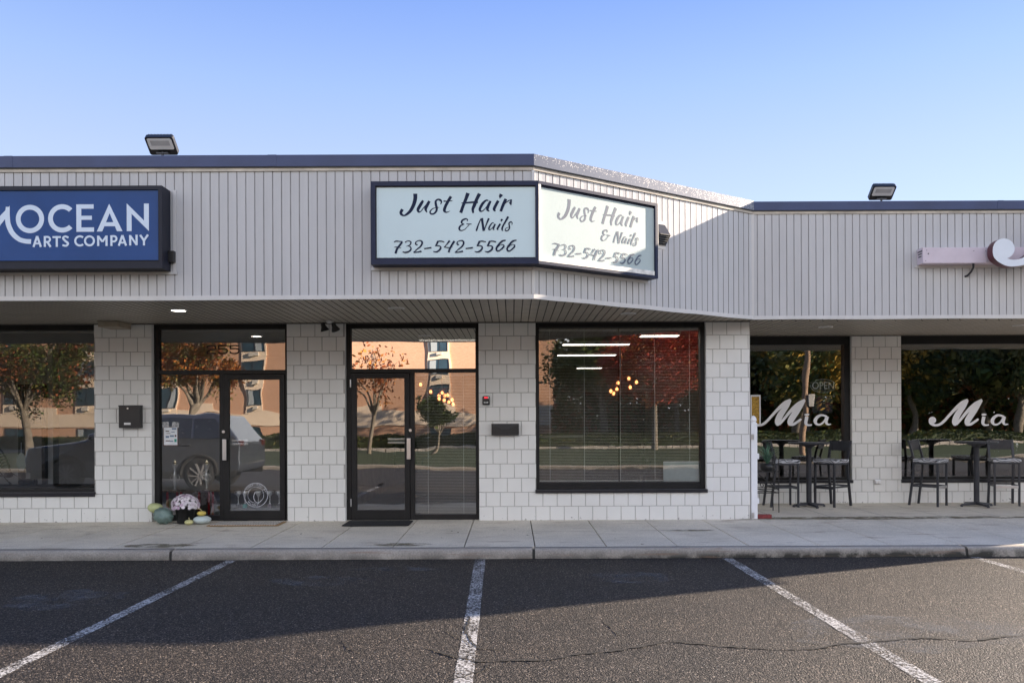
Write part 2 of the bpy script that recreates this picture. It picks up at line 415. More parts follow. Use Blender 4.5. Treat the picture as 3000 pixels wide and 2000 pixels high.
def mat_seat():
    m, t, b = newmat('swirl_fabric')
    co = coords(t); w1 = N(t, 'ShaderNodeTexWave', wave_type='RINGS', Scale=9.0, Distortion=9.0, Detail=1.0); t.links.new(co, w1.inputs[0])
    r = ramp(t, w1.outputs[1], [(.12, (.02, .02, .025, 1)), (.2, (.30, .31, .34, 1)), (.8, (.44, .45, .48, 1))])
    t.links.new(r.outputs[0], b.inputs['Base Color']); b.inputs['Roughness'].default_value = .6
    return m
def mat_mat():
    m, t, b = newmat('woven_mat'); co = coords(t)
    w1 = N(t, 'ShaderNodeTexWave', Scale=9.0, Distortion=2.0, Detail=2.0); t.links.new(co, w1.inputs[0])
    r = ramp(t, w1.outputs[1], [(.35, (.16, .14, .12, 1)), (.55, (.62, .58, .52, 1))]); t.links.new(r.outputs[0], b.inputs['Base Color'])
    b.inputs['Roughness'].default_value = .95
    return m

M_block = mat_block()
M_mortar_shade = simple('shaded_block_joint', (.38, .37, .355), .8, var=.2, scale=9)  # wall paint darkened for the shade inside the joints
M_siding = mat_siding('vinyl_siding', (.495, .49, .492))
M_trim = mat_siding('vinyl_trim', (.60, .585, .57))
M_trimtop = simple('weathered_trim', (.50, .45, .38), .6, var=.3, scale=3)
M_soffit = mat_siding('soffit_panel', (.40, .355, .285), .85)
M_groove = simple('panel_groove', (.36, .35, .35), .7)
M_soffgroove = simple('soffit_groove', (.10, .09, .08), .8)
M_coping = mat_coping('navy_coping', False)
M_coping_sunlit = mat_coping('sun_glint_coping', True)
M_frame = simple('bronze_frame', (.012, .0115, .012), .5, var=.25, scale=5, spec=.3)
M_black = simple('black_paint', (.012, .012, .013), .4, var=.2)
M_blackmatte = simple('black_rubber', (.012, .012, .013), .9, bump=.5, bscale=300)
M_navy = simple('navy_paint', (.012, .018, .050), .5, var=.15, spec=.3)
M_sill = simple('sill_black', (.015, .015, .02), .3)
M_gl1 = mat_glass('window_glass_a', .17, wav=.10, wscale=.9, seed=3)
M_gld = mat_glass('door_glass', .27, wav=.14, wscale=1.6, seed=11)
M_gltop = mat_glass('transom_glass', .24, wav=.12, wscale=1.4, seed=5)
M_glmir = mat_glass('reflective_transom_glass', .88, tint=(.4, .4, .4), wav=.10, wscale=1.6, seed=8)
M_gl4 = mat_glass('window_glass_b', .22, wav=.08, wscale=.8, seed=20)
M_glr = mat_glass('window_glass_c', .30, wav=.22, wscale=1.1, seed=33)
M_asph = mat_asphalt()
M_line = mat_paintline()
M_walk = mat_concrete('pavement_concrete', (.70, .635, .52))
M_kerb = mat_concrete('kerb_concrete', (.36, .325, .275), zlo=True)
M_joint = simple('joint_dark', (.05, .05, .045), .9)
M_crack = simple('crack_dark', (.012, .011, .010), 1.0)
M_brick = mat_brickwall()
M_stucco = simple('tan_stucco', (.78, .62, .45), .9, var=.06, scale=.4)
M_grass = mat_grass()
M_white = simple('white_paint', (.72, .72, .72), .4, var=.05)
M_vinyl = simple('white_vinyl', (.80, .81, .83), .3, var=.04)
M_chrome = simple('brushed_metal', (.62, .62, .63), .3, metal=1, var=.08)
M_dgrey = simple('dark_grey_metal', (.035, .037, .045), .42, metal=.2, var=.2)
M_decal = simple('white_decal', (.82, .82, .84), .4, var=.03)
M_seat = mat_seat()
M_signface = simple('sign_acrylic', (.54, .665, .69), .22, var=.03, scale=1.5)
M_blueface = simple('blue_acrylic', (.010, .055, .205), .15, var=.12, scale=1.2, spec=.2)
M_textnavy = simple('navy_vinyl_letter', (.010, .018, .050), .6, var=.1, spec=.2)
M_textwhite = simple('pale_vinyl_letter', (.60, .70, .83), .3, var=.04)
M_pink = simple('pink_metal', (.60, .52, .58), .45, var=.06)
M_maroon = simple('maroon_return', (.10, .02, .03), .35)
M_bark = simple('bark', (.20, .17, .13), .95, var=.4, scale=8, bump=.6, bscale=20)

# ------------------------------------------------------------------ SETTING: ground, pavement, kerb, lines
def flat(name, x0, x1, y0, y1, z, mat, kind='structure'):
    m = MB(); m.quad((x0, y0, z), (x1, y0, z), (x1, y1, z), (x0, y1, z)); o = m.obj(name, mat); tag(o, kind=kind); return o
M_soil = simple('far_ground', (.10, .11, .05), .95, var=.3, scale=.3)
flat('ground', -900, 900, -900, 900, -.03, M_soil)
flat('asphalt', -70, 60, -2.0, 9.21, 0, M_asph)
M_dark_sheet = simple('dark_reflection_asphalt', (.020, .018, .018), .8, var=.3, scale=30)  # unseen dark asphalt added so ground mirrored in the glass reads darker
flat('unseen_dark_sheet', -70, 60, -2.0, 4.1, .004, M_dark_sheet)
flat('lawn', -70, 70, -19.2, -2.15, .03, M_grass)
M_mulch = simple('mulch', (.11, .045, .03), .95, var=.5, scale=20, bump=1, bscale=30)
flat('mulch_bed', -70, 70, -23.0, -19.4, .02, M_mulch)
m = MB(); m.rbox(-70, 70, -2.15, -2.0, -.02, .12, .02); tag(m.obj('far_kerb', M_kerb), kind='structure')
m = MB()
x = -60
while x < 60:
    L = random.uniform(.3, .5); m.rbox(x, x+L-.02, -19.42, -19.2, -.02, .14+random.uniform(0, .03), .02); x += L
M_stone = simple('edging_stone', (.42, .38, .32), .85, var=.3, scale=2)
tag(m.obj('stone_edging', M_stone), kind='structure')

KD = 9.20
def sw_z(y): return .112+(y-9.36)*(.13-.112)/(11.72-9.36) if y < 11.72 else .13
# kerb in three long pieces with open joints
m = MB()
ks = [-40, px(497, KD), px(1562, KD), px(2832, KD), 30]
for a, b in zip(ks[:-1], ks[1:]):
    n = max(2, int((b-a)/.35)); prof = [(0, -.05), (0.002, .03), (.008, .085), (.03, .110), (.16, .113), (.16, -.05)]
    vs = []; fs = []
    for i in range(n+1):
        xx = a+.016+(b-a-.032)*i/n
        for j, (dy, dz) in enumerate(prof):
            jit = random.uniform(-.003, .003) if j in (1, 2, 3) else 0
            vs.append((xx, KD+dy+jit, dz+(jit if j > 1 else 0)))
    k = len(prof)
    fs = [(i*k+j, (i+1)*k+j, (i+1)*k+j+1, i*k+j+1) for i in range(n) for j in range(k-1)]
    m.add(vs, fs, True); m.add(vs[:k], [tuple(range(k))]); m.add(vs[-k:], [tuple(reversed(range(k)))])
tag(m.obj('kerb', M_kerb), kind='structure')
m = MB(); m.box(-40, 30, KD+.02, KD+.1, -.05, .09); tag(m.obj('kerb_joint_filler', M_joint), kind='structure')
# pavement slabs between tooled joints (joint lines every 0.815 m, real gaps)
m = MB(); J = .815; x0 = .259-J*40
for k in range(80):
    a = x0+k*J; b = a+J; g = .008 if k % 2 else .005
    ya, yb = 9.366, 11.90
    dz = random.uniform(-.0012, .0012)
    m.add([(a+g, ya, sw_z(ya)+dz), (b-g, ya, sw_z(ya)+dz), (b-g, yb, .130+dz), (a+g, yb, .130+dz),
           (a+g, ya, 0), (b-g, ya, 0), (b-g, yb, 0), (a+g, yb, 0)],
          [(0, 1, 2, 3), (0, 4, 5, 1), (0, 3, 7, 4), (1, 5, 6, 2)])
    if b > 3.3:
        g2 = .004
        m.add([(a+g2+.3, yb+.006, .133), (b-g2+.3, yb+.006, .133), (b-g2+.3, 13.9, .136), (a+g2+.3, 13.9, .136),
               (a+g2+.3, yb+.006, 0), (b-g2+.3, yb+.006, 0)], [(0, 1, 2, 3), (0, 4, 5, 1)])
tag(m.obj('sidewalk', M_walk), kind='structure')
flat('sidewalk_bed', -40, 30, 9.3, 13.9, .085, M_joint)
M_algae = simple('damp_stain', (.17, .16, .11), .9, var=.35, scale=8)
def stain(name, pts, mat, z):
    m = MB(); c = Vector((sum(p[0] for p in pts)/len(pts), sum(p[1] for p in pts)/len(pts), z))
    m.add([(p[0], p[1], z) for p in pts], [tuple(range(len(pts)))]); return tag(m.obj(name, mat), kind='structure')
def blob(cx, cy, rx, ry, n=26, seed=1):
    r = random.Random(seed)
    return [(cx+rx*(1+r.uniform(-.18, .18))*math.cos(2*PI*i/n), cy+ry*(1+r.uniform(-.18, .18))*math.sin(2*PI*i/n)) for i in range(n)]
M_stain = None
def mat_stain():
    m, t, b = newmat('pavement_stain'); out = t.nodes['Material Output']; co = coords(t)
    n = N(t, 'ShaderNodeTexNoise', Scale=5, Detail=8.0, Roughness=.7); t.links.new(co, n.inputs[0])
    r = ramp(t, n.outputs[0], [(.36, (0, 0, 0, 1)), (.55, (.75, .75, .75, 1))])
    b.inputs['Base Color'].default_value = (.17, .145, .085, 1); b.inputs['Roughness'].default_value = .9
    tr = t.nodes.new('ShaderNodeBsdfTransparent'); mx = t.nodes.new('ShaderNodeMixShader')
    t.links.new(r.outputs[0], mx.inputs[0]); t.links.new(tr.outputs[0], mx.inputs[1]); t.links.new(b.outputs[0], mx.inputs[2])
    t.links.new(mx.outputs[0], out.inputs[0]); return m
M_stain = mat_stain()
stain('pavement_stain', blob(-4.15, 9.55, .42, .13, seed=2), M_stain, .119)
stain('pavement_stain', blob(-1.25, 9.55, .33, .12, seed=3), M_stain, .119)
stain('pavement_stain', blob(2.3, 10.6, .35, .06, seed=4), M_stain, .127)
stain('pavement_stain', blob(5.5, 11.78, 2.3, .16, seed=5), M_stain, .1345)

# parking lines, worn paint
def pline(xa, xb, ya, yb, w):
    m = MB(); n = 40; vs = []
    for i in range(n+1):
        u = i/n; xx = xa+(xb-xa)*u; yy = ya+(yb-ya)*u
        j1 = random.uniform(-.004, .004); j2 = random.uniform(-.004, .004)
        vs += [(xx-w/2+j1, yy, .004), (xx+w/2+j2, yy, .004)]
    m.add(vs, [(2*i, 2*i+1, 2*i+3, 2*i+2) for i in range(n)]); tag(m.obj('parking_line', M_line), kind='structure')
pline(px(684, KD)-.02, -3.20, 9.17, 3.2, .105)
pline(px(1405, KD), -.27, 9.17, 3.2, .115)
pline(px(2127, KD), 2.50, 9.17, 3.2, .115)
pline(px(2850, KD), 5.22, 9.17, 3.2, .11)
pline(-5.92, -5.95, 9.17, 3.2, .11)
def crack(pts, wd=.008, seed=0):
    r = random.Random(seed); q = []
    pts = [Vector((px(x, ground_D(x, y, 0)), ground_D(x, y, 0), 0)) for x, y in pts]
    for a, b in zip(pts[:-1], pts[1:]):
        n = max(2, int((b-a).length/.035))
        for i in range(n): 
            p = a.lerp(b, i/n); q.append(p+Vector((r.uniform(-.008, .008), r.uniform(-.014, .014), 0)))
    q.append(pts[-1]); m = MB(); vs = []
    for i, p in enumerate(q):
        t = (q[min(i+1, len(q)-1)]-q[max(i-1, 0)]).normalized(); nn = Vector((-t.y, t.x, 0)); ww = 1.8*wd*r.uniform(.25, 1.3)*min(1, i/4+.1, (len(q)-1-i)/4+.1)
        vs += [p+nn*ww/2+Vector((0, 0, .007)), p-nn*ww/2+Vector((0, 0, .007))]
    m.add(vs, [(2*i, 2*i+1, 2*i+3, 2*i+2) for i in range(len(q)-1)]); tag(m.obj('asphalt_crack', M_crack), kind='structure')
crack([(1240, 1895), (1330, 1925), (1400, 1938), (1480, 1935), (1600, 1935), (1700, 1915), (1800, 1907), (1900, 1890), (1960, 1878), (2010, 1883), (2120, 1893), (2290, 1903), (2390, 1902), (2450, 1888), (2560, 1880), (2700, 1868), (2850, 1877), (2920, 1868), (3010, 1860)], .016, 1)
crack([(1365, 1800), (1372, 1812), (1362, 1850), (1375, 1880), (1400, 1900), (1480, 1905)], .012, 2)
crack([(1765, 1815), (1790, 1840), (1820, 1870)], .008, 3)
crack([(1440, 1938), (1410, 1965), (1330, 1990), (1290, 1985)], .010, 4)
crack([(1000, 1870), (1020, 1900), (1060, 1915)], .008, 5)
crack([(1290, 1840), (1360, 1880), (1390, 1900)], .006, 6)
M_pale = simple('pale_patch', (.13, .13, .13), .9)
def mat_patch(nm, col, thr):
    m, t, b = newmat(nm); out = t.nodes['Material Output']; co = coords(t)
    n = N(t, 'ShaderNodeTexNoise', Scale=22, Detail=8.0, Roughness=.8); t.links.new(co, n.inputs[0])
    n2 = N(t, 'ShaderNodeTexNoise', Scale=3.2, Detail=4.0); t.links.new(co, n2.inputs[0])
    mu = N(t, 'ShaderNodeMath', operation='MULTIPLY'); t.links.new(n.outputs[0], mu.inputs[0]); t.links.new(n2.outputs[0], mu.inputs[1])
    r = ramp(t, mu.outputs[0], [(thr, (0, 0, 0, 1)), (thr+.2, (.45, .45, .45, 1))])
    b.inputs['Base Color'].default_value = c4(col); b.inputs['Roughness'].default_value = .9
    tr = t.nodes.new('ShaderNodeBsdfTransparent'); mx = t.nodes.new('ShaderNodeMixShader')
    t.links.new(r.outputs[0], mx.inputs[0]); t.links.new(tr.outputs[0], mx.inputs[1]); t.links.new(b.outputs[0], mx.inputs[2])
    t.links.new(mx.outputs[0], out.inputs[0]); return m
M_dust = mat_patch('dust_patch', (.16, .165, .17), .20); M_oil = mat_patch('oil_patch', (.012, .011, .010), .20)
for (x_, y_, a_, b_, mt_, sd_) in ((1.15, 8.1, .42, .32, M_dust, 1), (-1.9, 8.0, .5, .22, M_dust, 2), (-1.2, 8.6, .5, .12, M_dust, 3), (-3.9, 7.2, .5, .4, M_dust, 4), (2.9, 6.0, .9, .5, M_dust, 5),
                               (4.9, 8.72, .55, .13, M_oil, 6), (.2, 9.0, .25, .06, M_oil, 10)):
    stain('asphalt_patch', blob(x_, y_, a_, b_, seed=sd_), mt_, .0028+sd_*.00009)
# dark soft tar line on the kerb foot
M_tar = simple('tar_line', (.02, .02, .02), .8)
flat('gutter_seam', -40, 30, 9.185, 9.20, .0035, M_tar)

# ------------------------------------------------------------------ BUILDING
B = thing('shopping_plaza', 'low white block storefront row with grey ribbed fascia and navy roof edge', 'building')
FD, RD = 9.32, 11.37           # near and far fascia planes
WD, WR = 11.72, 13.82          # near and far wall planes
XC0, XC1 = .252, 3.35          # outer and inner fascia corners
XW = px(2198, WD)              # end of near wall
XL, XR = -15.0, 11.2
ZS, ZT, ZC0, ZC1 = 2.96, 4.405, 4.445, 4.575
def zb(y, x, D): return pz(x, y, D)
# openings on near wall [x0,x1,z0,z1]
W1 = (-12.6, px(276, WD), .53, 3.2)
D1 = (px(444, WD), px(841, WD), 0, 3.2)
D2 = (px(1011, WD), px(1403, WD), 0, 3.2)
W4 = (px(1570, WD), px(2069, WD), .53, 3.2)
W5 = (3.62, px(2496, WR), .50, 3.2)
W6 = (px(2641, WR), 9.9, .50, 3.2)
def subtract(rects, o):
    out = []
    for (a, b, c, d) in rects:
        x0, x1, z0, z1 = o
        if b <= x0 or a >= x1 or d <= z0 or c >= z1: out.append((a, b, c, d)); continue
        if a < x0: out.append((a, x0, c, d))
        if b > x1: out.append((x1, b, c, d))
        aa, bb = max(a, x0), min(b, x1)
        if c < z0: out.append((aa, bb, c, z0))
        if d > z1: out.append((aa, bb, z1, d))
    return out
def block_wall(xa, xb, D, opens, ph, name='block_wall', label=None):
    m = MB(); zt = ZS; z = .325-.2032; row = 0; g = .0036; ch = .003
    rr = random.Random(3)
    while z < zt:
        z1 = min(z+.2032, zt); off = ph+(.1016 if row % 2 else 0)
        k = math.floor((xa-off)/.2032); x = off+k*.2032
        while x < xb:
            cells = [(max(x, xa), min(x+.2032, xb), max(z, .09), z1)]
            for o in opens: cells = subtract(cells, o)
            for (a, b, c, d) in cells:
                if b-a < .004 or d-c < .004: continue
                m.cur = 1; m.quad((a, D+.007, c), (b, D+.007, c), (b, D+.007, d), (a, D+.007, d)); m.cur = 0
                if b-a < .02 or d-c < .02: continue
                ga = 0 if any(abs(a-o[1]) < 1e-4 for o in opens) else g
                gb = 0 if any(abs(b-o[0]) < 1e-4 for o in opens) else g
                oz = rr.uniform(-.0012, .0012)
                vs = [(a+ga, D+.007, c+g), (b-gb, D+.007, c+g), (b-gb, D+.007, d-g), (a+ga, D+.007, d-g),
                      (a+ga+ch, D+oz, c+g+ch), (b-gb-ch, D+oz, c+g+ch), (b-gb-ch, D+oz, d-g-ch), (a+ga+ch, D+oz, d-g-ch)]
                m.add(vs, [(4, 5, 6, 7), (0, 1, 5, 4), (1, 2, 6, 5), (2, 3, 7, 6), (3, 0, 4, 7)])
            x += .2032
        z = z1; row += 1
    # reveals
    m.cur = 0
    for (x0, x1, z0, z1) in opens:
        for X in (x0, x1):
            if xa-.001 <= X <= xb+.001:
                m.quad((X, D+.006, max(z0, .09)), (X, D+.25, max(z0, .09)), (X, D+.25, ZS), (X, D+.006, ZS))
        if z0 > .2: m.quad((max(x0, xa), D+.006, z0), (min(x1, xb), D+.006, z0), (min(x1, xb), D+.25, z0), (max(x0, xa), D+.25, z0))
    o = m.obj(name, [M_block, M_mortar_shade], B, recalc=False)
    if label: o['label'] = label
    return o
block_wall(XL, XW, WD, [W1, D1, D2, W4], -.274, label='near run of white painted block wall')
block_wall(XW, XR, WR, [W5, W6], -.30, label='set back run of white painted block wall behind the bistro tables')
# return wall between the two runs, and closed shell
m = MB()
m.quad((XW, WD+.003, .09), (XW, WR, .09), (XW, WR, ZS), (XW, WD+.003, ZS))
m.obj('return_wall', M_block, B)
m = MB()
m.quad((XL, WD, 0), (XL, 28, 0), (XL, 28, 4.3), (XL, WD, 4.3))
m.quad((XL, FD+.05, ZS), (XL, WD, ZS), (XL, WD, 4.4), (XL, FD+.05, 4.4))
m.box(XR, XR+.2, 11.75, 28, 0, 4.38)
m.quad((XL, 28, 0), (XR, 28, 0), (XR, 28, 4.3), (XL, 28, 4.3))
m.obj('end_wall', M_block, B)
# roof deck just below the coping
m = MB()
pl = [(XL, FD+.10), (XC0-.02, FD+.10), (XC1-.03, RD+.10), (XR+.1, RD+.10), (XR+.1, 28), (XL, 28)]
m.add([(x, y, 4.40) for x, y in pl], [tuple(range(6))])
m.obj('roof_deck', simple('roof_membrane', (.10, .10, .10), .9), B)

# ribbed vinyl siding
def siding(p0, p1, z0, z1, name, phase=0, pitch=.1016, label=None):
    p0 = Vector((p0[0], p0[1], 0)); p1 = Vector((p1[0], p1[1], 0)); L = (p1-p0).length; d = (p1-p0)/L
    n = Vector((d.y, -d.x, 0)); m = MB(); s = -phase
    rr = random.Random(int(abs(p0.x*10))); bw = .012
    while s < L:
        a, b = max(s, 0), min(s+pitch-bw, L); e = min(s+pitch, L)
        w_ = rr.uniform(-.0008, .0008)
        if b > a:
            A, Bp = p0+d*a, p0+d*b
            # board face slightly dished
            mid = (A+Bp)/2
            for u, v in ((A+n*w_, mid+n*(w_-.0012)), (mid+n*(w_-.0012), Bp+n*w_)):
                m.cur = 0; m.quad(u+Vector((0, 0, z0)), v+Vector((0, 0, z0)), v+Vector((0, 0, z1)), u+Vector((0, 0, z1)))
        if e > max(b, 0) and b < L:
            b2 = max(b, 0); A, E = p0+d*b2, p0+d*e; q0 = A-n*.008; q1 = E-n*.008
            m.cur = 1
            m.quad(A+Vector((0, 0, z0)), q0+Vector((0, 0, z0)), q0+Vector((0, 0, z1)), A+Vector((0, 0, z1)))
            m.quad(q0+Vector((0, 0, z0)), q1+Vector((0, 0, z0)), q1+Vector((0, 0, z1)), q0+Vector((0, 0, z1)))
            m.quad(q1+Vector((0, 0, z0)), E+Vector((0, 0, z0)), E+Vector((0, 0, z1)), q1+Vector((0, 0, z1)))
        s += pitch
    # solid backing
    m.cur = 1; b0 = p0-n*.03; b1 = p1-n*.03
    m.quad(b0+Vector((0, 0, z0)), b1+Vector((0, 0, z0)), b1+Vector((0, 0, z1)), b0+Vector((0, 0, z1)))
    o = m.obj(name, [M_siding, M_groove], B, recalc=False)
    if label: o['label'] = label
    return o
# near fascia groove at photo x = 750+245/3.136 -> phase
g0 = px(750+245/3.136, FD)
ph = .1016-((g0-XL) % .1016)-.006
siding((XL, FD), (XC0, FD), ZS, ZT, 'fascia', phase=ph, label='left grey ribbed fascia')
siding((XC0, FD), (XC1, RD), ZS, ZT, 'fascia', phase=.02, label='angled grey ribbed fascia caught by the sun')
siding((XC1, RD), (XR, RD), ZS, ZT, 'fascia', phase=.03, label='set back right grey ribbed fascia')
m = MB(); m.quad((XR, RD, ZS), (XR, 11.85, ZS), (XR, 11.85, ZT), (XR, RD, ZT)); m.obj('fascia', M_siding, B)
# trims that follow the fascia line
LINE = [(XL, FD), (XC0, FD), (XC1, RD), (XR, RD)]
def offs(d):
    """fascia polyline moved outward by d with mitred corners"""
    th = math.atan2(RD-FD, XC1-XC0); k = math.tan(th/2)
    return [(XL, FD-d), (XC0+d*k, FD-d), (XC1+d*k, RD-d), (XR, RD-d)]
def band(d0, d1, z0, z1, name, mat, segs=(0, 1, 2), wavy=0, label=None, parent=None):
    m = MB(); a = offs(d0); b = offs(d1)
    for i in segs:
        n = 1 if not wavy else 14
        for k in range(n):
            def L(p, q, u): return (p[0]+(q[0]-p[0])*u, p[1]+(q[1]-p[1])*u)
            u0, u1 = k/n, (k+1)/n
            A0, A1, B0, B1 = L(a[i], a[i+1], u0), L(a[i], a[i+1], u1), L(b[i], b[i+1], u0), L(b[i], b[i+1], u1)
            w0 = wavy*math.sin(i*3+k*1.7); w1 = wavy*math.sin(i*3+(k+1)*1.7)
            v = [(A0[0], A0[1], z0+w0), (A1[0], A1[1], z0+w1), (A1[0], A1[1], z1), (A0[0], A0[1], z1),
                 (B0[0], B0[1], z0+w0), (B1[0], B1[1], z0+w1), (B1[0], B1[1], z1), (B0[0], B0[1], z1)]
            m.add(v, [(4, 5, 6, 7), (0, 4, 7, 3), (1, 2, 6, 5), (3, 7, 6, 2), (0, 1, 5, 4), (0, 3, 2, 1)])
    o = m.obj(name, mat, parent or B)
    if label: o['label'] = label
    return o
band(-.01, .010, ZS-.022, ZS+.028, 'bottom_trim', M_trim, wavy=.003)
band(-.01, .014, ZT-.008, ZT+.036, 'top_trim', M_trimtop, wavy=.002)
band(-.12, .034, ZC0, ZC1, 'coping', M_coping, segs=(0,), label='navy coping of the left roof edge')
band(-.12, .034, ZC0, ZC1, 'coping', M_coping_sunlit, segs=(1,), label='coping of the angled roof edge with sun glints painted over its chips')
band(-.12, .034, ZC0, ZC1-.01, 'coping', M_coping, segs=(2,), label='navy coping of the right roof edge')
band(-.12, .026, ZC0-.012, ZC0-.0005, 'coping_drip', M_black, segs=(0, 1, 2))
for X in (px(33, FD), px(803, FD)):    # coping joints
    m = MB(); m.box(X-.05, X+.05, FD-.0365, FD-.034, ZC0+.002, ZC1+.002); m.obj('coping_joint', M_coping, B)
m = MB(); m.box(px(2930, RD)-.04, px(2930, RD)+.04, RD-.0365, RD-.034, ZC0+.002, ZC1-.008); m.obj('coping_joint', M_coping, B)
for (X, Y) in ((XC0, FD), (XC1, RD)):   # corner posts
    m = MB(); m.box(X-.018, X+.016, Y-.012, Y+.02, ZS+.03, ZT-.01); m.obj('corner_trim', M_trim, B)
# small repair panel trim around the signs
def frame_strip(x0, x1, D, z0, z1, wd, mat, name, prt):
    m = MB()
    m.box(x0, x1, D-.012, D+.0, z0-wd, z0); m.box(x0-wd, x0, D-.012, D, z0-wd, z1+wd*.3); m.box(x1, x1+wd, D-.012, D, z0-wd, z1+wd*.3)
    return m.obj(name, mat, prt)

# soffit boards
def fasc_y(x):
    if x < XC0: return FD
    if x < XC1: return FD+(RD-FD)*(x-XC0)/(XC1-XC0)
    return RD
m = MB(); x = XL
while x < XR:
    for a, b, gr in ((x, x+.090, 0), (x+.090, x+.1016, 1)):
        cuts = [a, b]
        for c in (XC0, XC1, XW):
            if a < c < b: cuts.append(c)
        cuts.sort()
        for p, q in zip(cuts[:-1], cuts[1:]):
            back = WD+.02 if (p+q)/2 < XW else WR+.02
            z = ZS+(.012 if gr else 0); m.cur = gr
            m.quad((p, fasc_y(p)+.002, z), (q, fasc_y(q)+.002, z), (q, back, z), (p, back, z))
            if gr:
                m.cur = 1
                m.quad((p, fasc_y(p), ZS), (p, back, ZS), (p, back, z), (p, fasc_y(p), z))
                m.quad((q, fasc_y(q), ZS), (q, back, ZS), (q, back, z), (q, fasc_y(q), z))
    x += .1016
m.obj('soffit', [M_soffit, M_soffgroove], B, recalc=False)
m = MB()   # edge trim where soffit meets wall
m.box(XL, XW, WD-.03, WD-.002, ZS-.014, ZS-.001); m.box(XW, XR, WR-.03, WR-.002, ZS-.014, ZS-.001)
m.obj('soffit_trim', M_soffgroove, B)

for hx_ in (2215, 2260, 2290, 2330, 2372, 2410, 2452, 2560, 2622, 2700, 2776, 2812, 2888, 2925, 2962):
    m = MB(); X_ = px(hx_, RD+.06); zz_ = ZS-.022
    m.tube([(X_, RD+.05, zz_+.03), (X_, RD+.05, zz_-.012), (X_+.012, RD+.05, zz_-.022), (X_+.02, RD+.05, zz_-.010)], .003, 5); m.obj('hook', M_black, B)
# ---------------- storefront glazing
def frame_bars(m, x0, x1, z0, z1, y0, y1, l, r, b, t):
    if l: m.rbox(x0, x0+l, y0, y1, z0, z1, .003)
    if r: m.rbox(x1-r, x1, y0, y1, z0, z1, .003)
    if b: m.rbox(x0+l, x1-r, y0, y1, z0, z0+b, .003)
    if t: m.rbox(x0+l, x1-r, y0, y1, z1-t, z1, .003)
def pane(x0, x1, z0, z1, D, mat, parent, name='pane'):
    m = MB(); m.quad((x0, D, z0), (x1, D, z0), (x1, D, z1), (x0, D, z1)); return m.obj(name, mat, parent)
GY = WD+.14     # glass plane near run
FY0, FY1 = WD+.09, WD+.19
# window 1 (left)
zsill = pz(150, 1454, WD); zg = pz(150, 1421, GY)
m = MB(); x0, x1 = W1[0], W1[1]
m.rbox(x0, x1, FY0, FY1, ZS-.075, ZS-.002, .003); m.rbox(x1-.012, x1, FY0, FY1, .50, ZS-.075, .002); m.rbox(x0, x1-.012, FY0, FY1, .53, .60, .003)
m.rbox(-9.2, -9.15, FY0, FY1, .60, ZS-.075, .003)
wn = m.obj('window', M_frame, B); wn['label'] = 'leftmost shop window with skeleton inside'
pane(x0, x1, .60, ZS-.07, GY, M_gl1, wn)
m = MB(); m.rbox(x0, x1+.01, WD-.03, WD+.10, .495, .56, .006); m.obj('sill', M_sill, wn)
# window 4 (salon)
x0, x1 = W4[0], W4[1]
m = MB(); frame_bars(m, x0, x1, .56, ZS-.004, FY0-.02, FY1, .05, .065, .06, .065)
m.rbox(x0+.05, x1-.065, FY0-.005, FY1, .62, .66, .003)
w4 = m.obj('window', M_frame, B); w4['label'] = 'wide shop window with half open blinds'
pane(x0+.05, x1-.065, .655, ZS-.065, GY, M_gl4, w4)
m = MB(); m.rbox(x0-.012, x1+.012, WD-.035, WD+.08, .515, .565, .006); m.obj('sill', M_sill, w4)
# windows 5, 6
GR = WR+.14
for (x0, x1, z0, z1), lab in ((W5, 'right hand restaurant window with OPEN sign inside'), (W6, 'rightmost restaurant window above the second bistro table')):
    m = MB(); r_ = .10 if x0 < 4 else .05; l_ = .05 if x0 < 4 else .02
    frame_bars(m, x0, x1, .52, ZS-.004, WR+.07, WR+.19, l_, r_, .05, .14)
    ww = m.obj('window', M_frame, B); ww['label'] = lab
    pane(x0+l_, x1-r_, .565, ZS-.14, GR, M_glr, ww)
    m = MB(); m.rbox(x0-.01, x1+.01, WR-.03, WR+.08, .475, .525, .006); m.obj('sill', M_sill, ww)
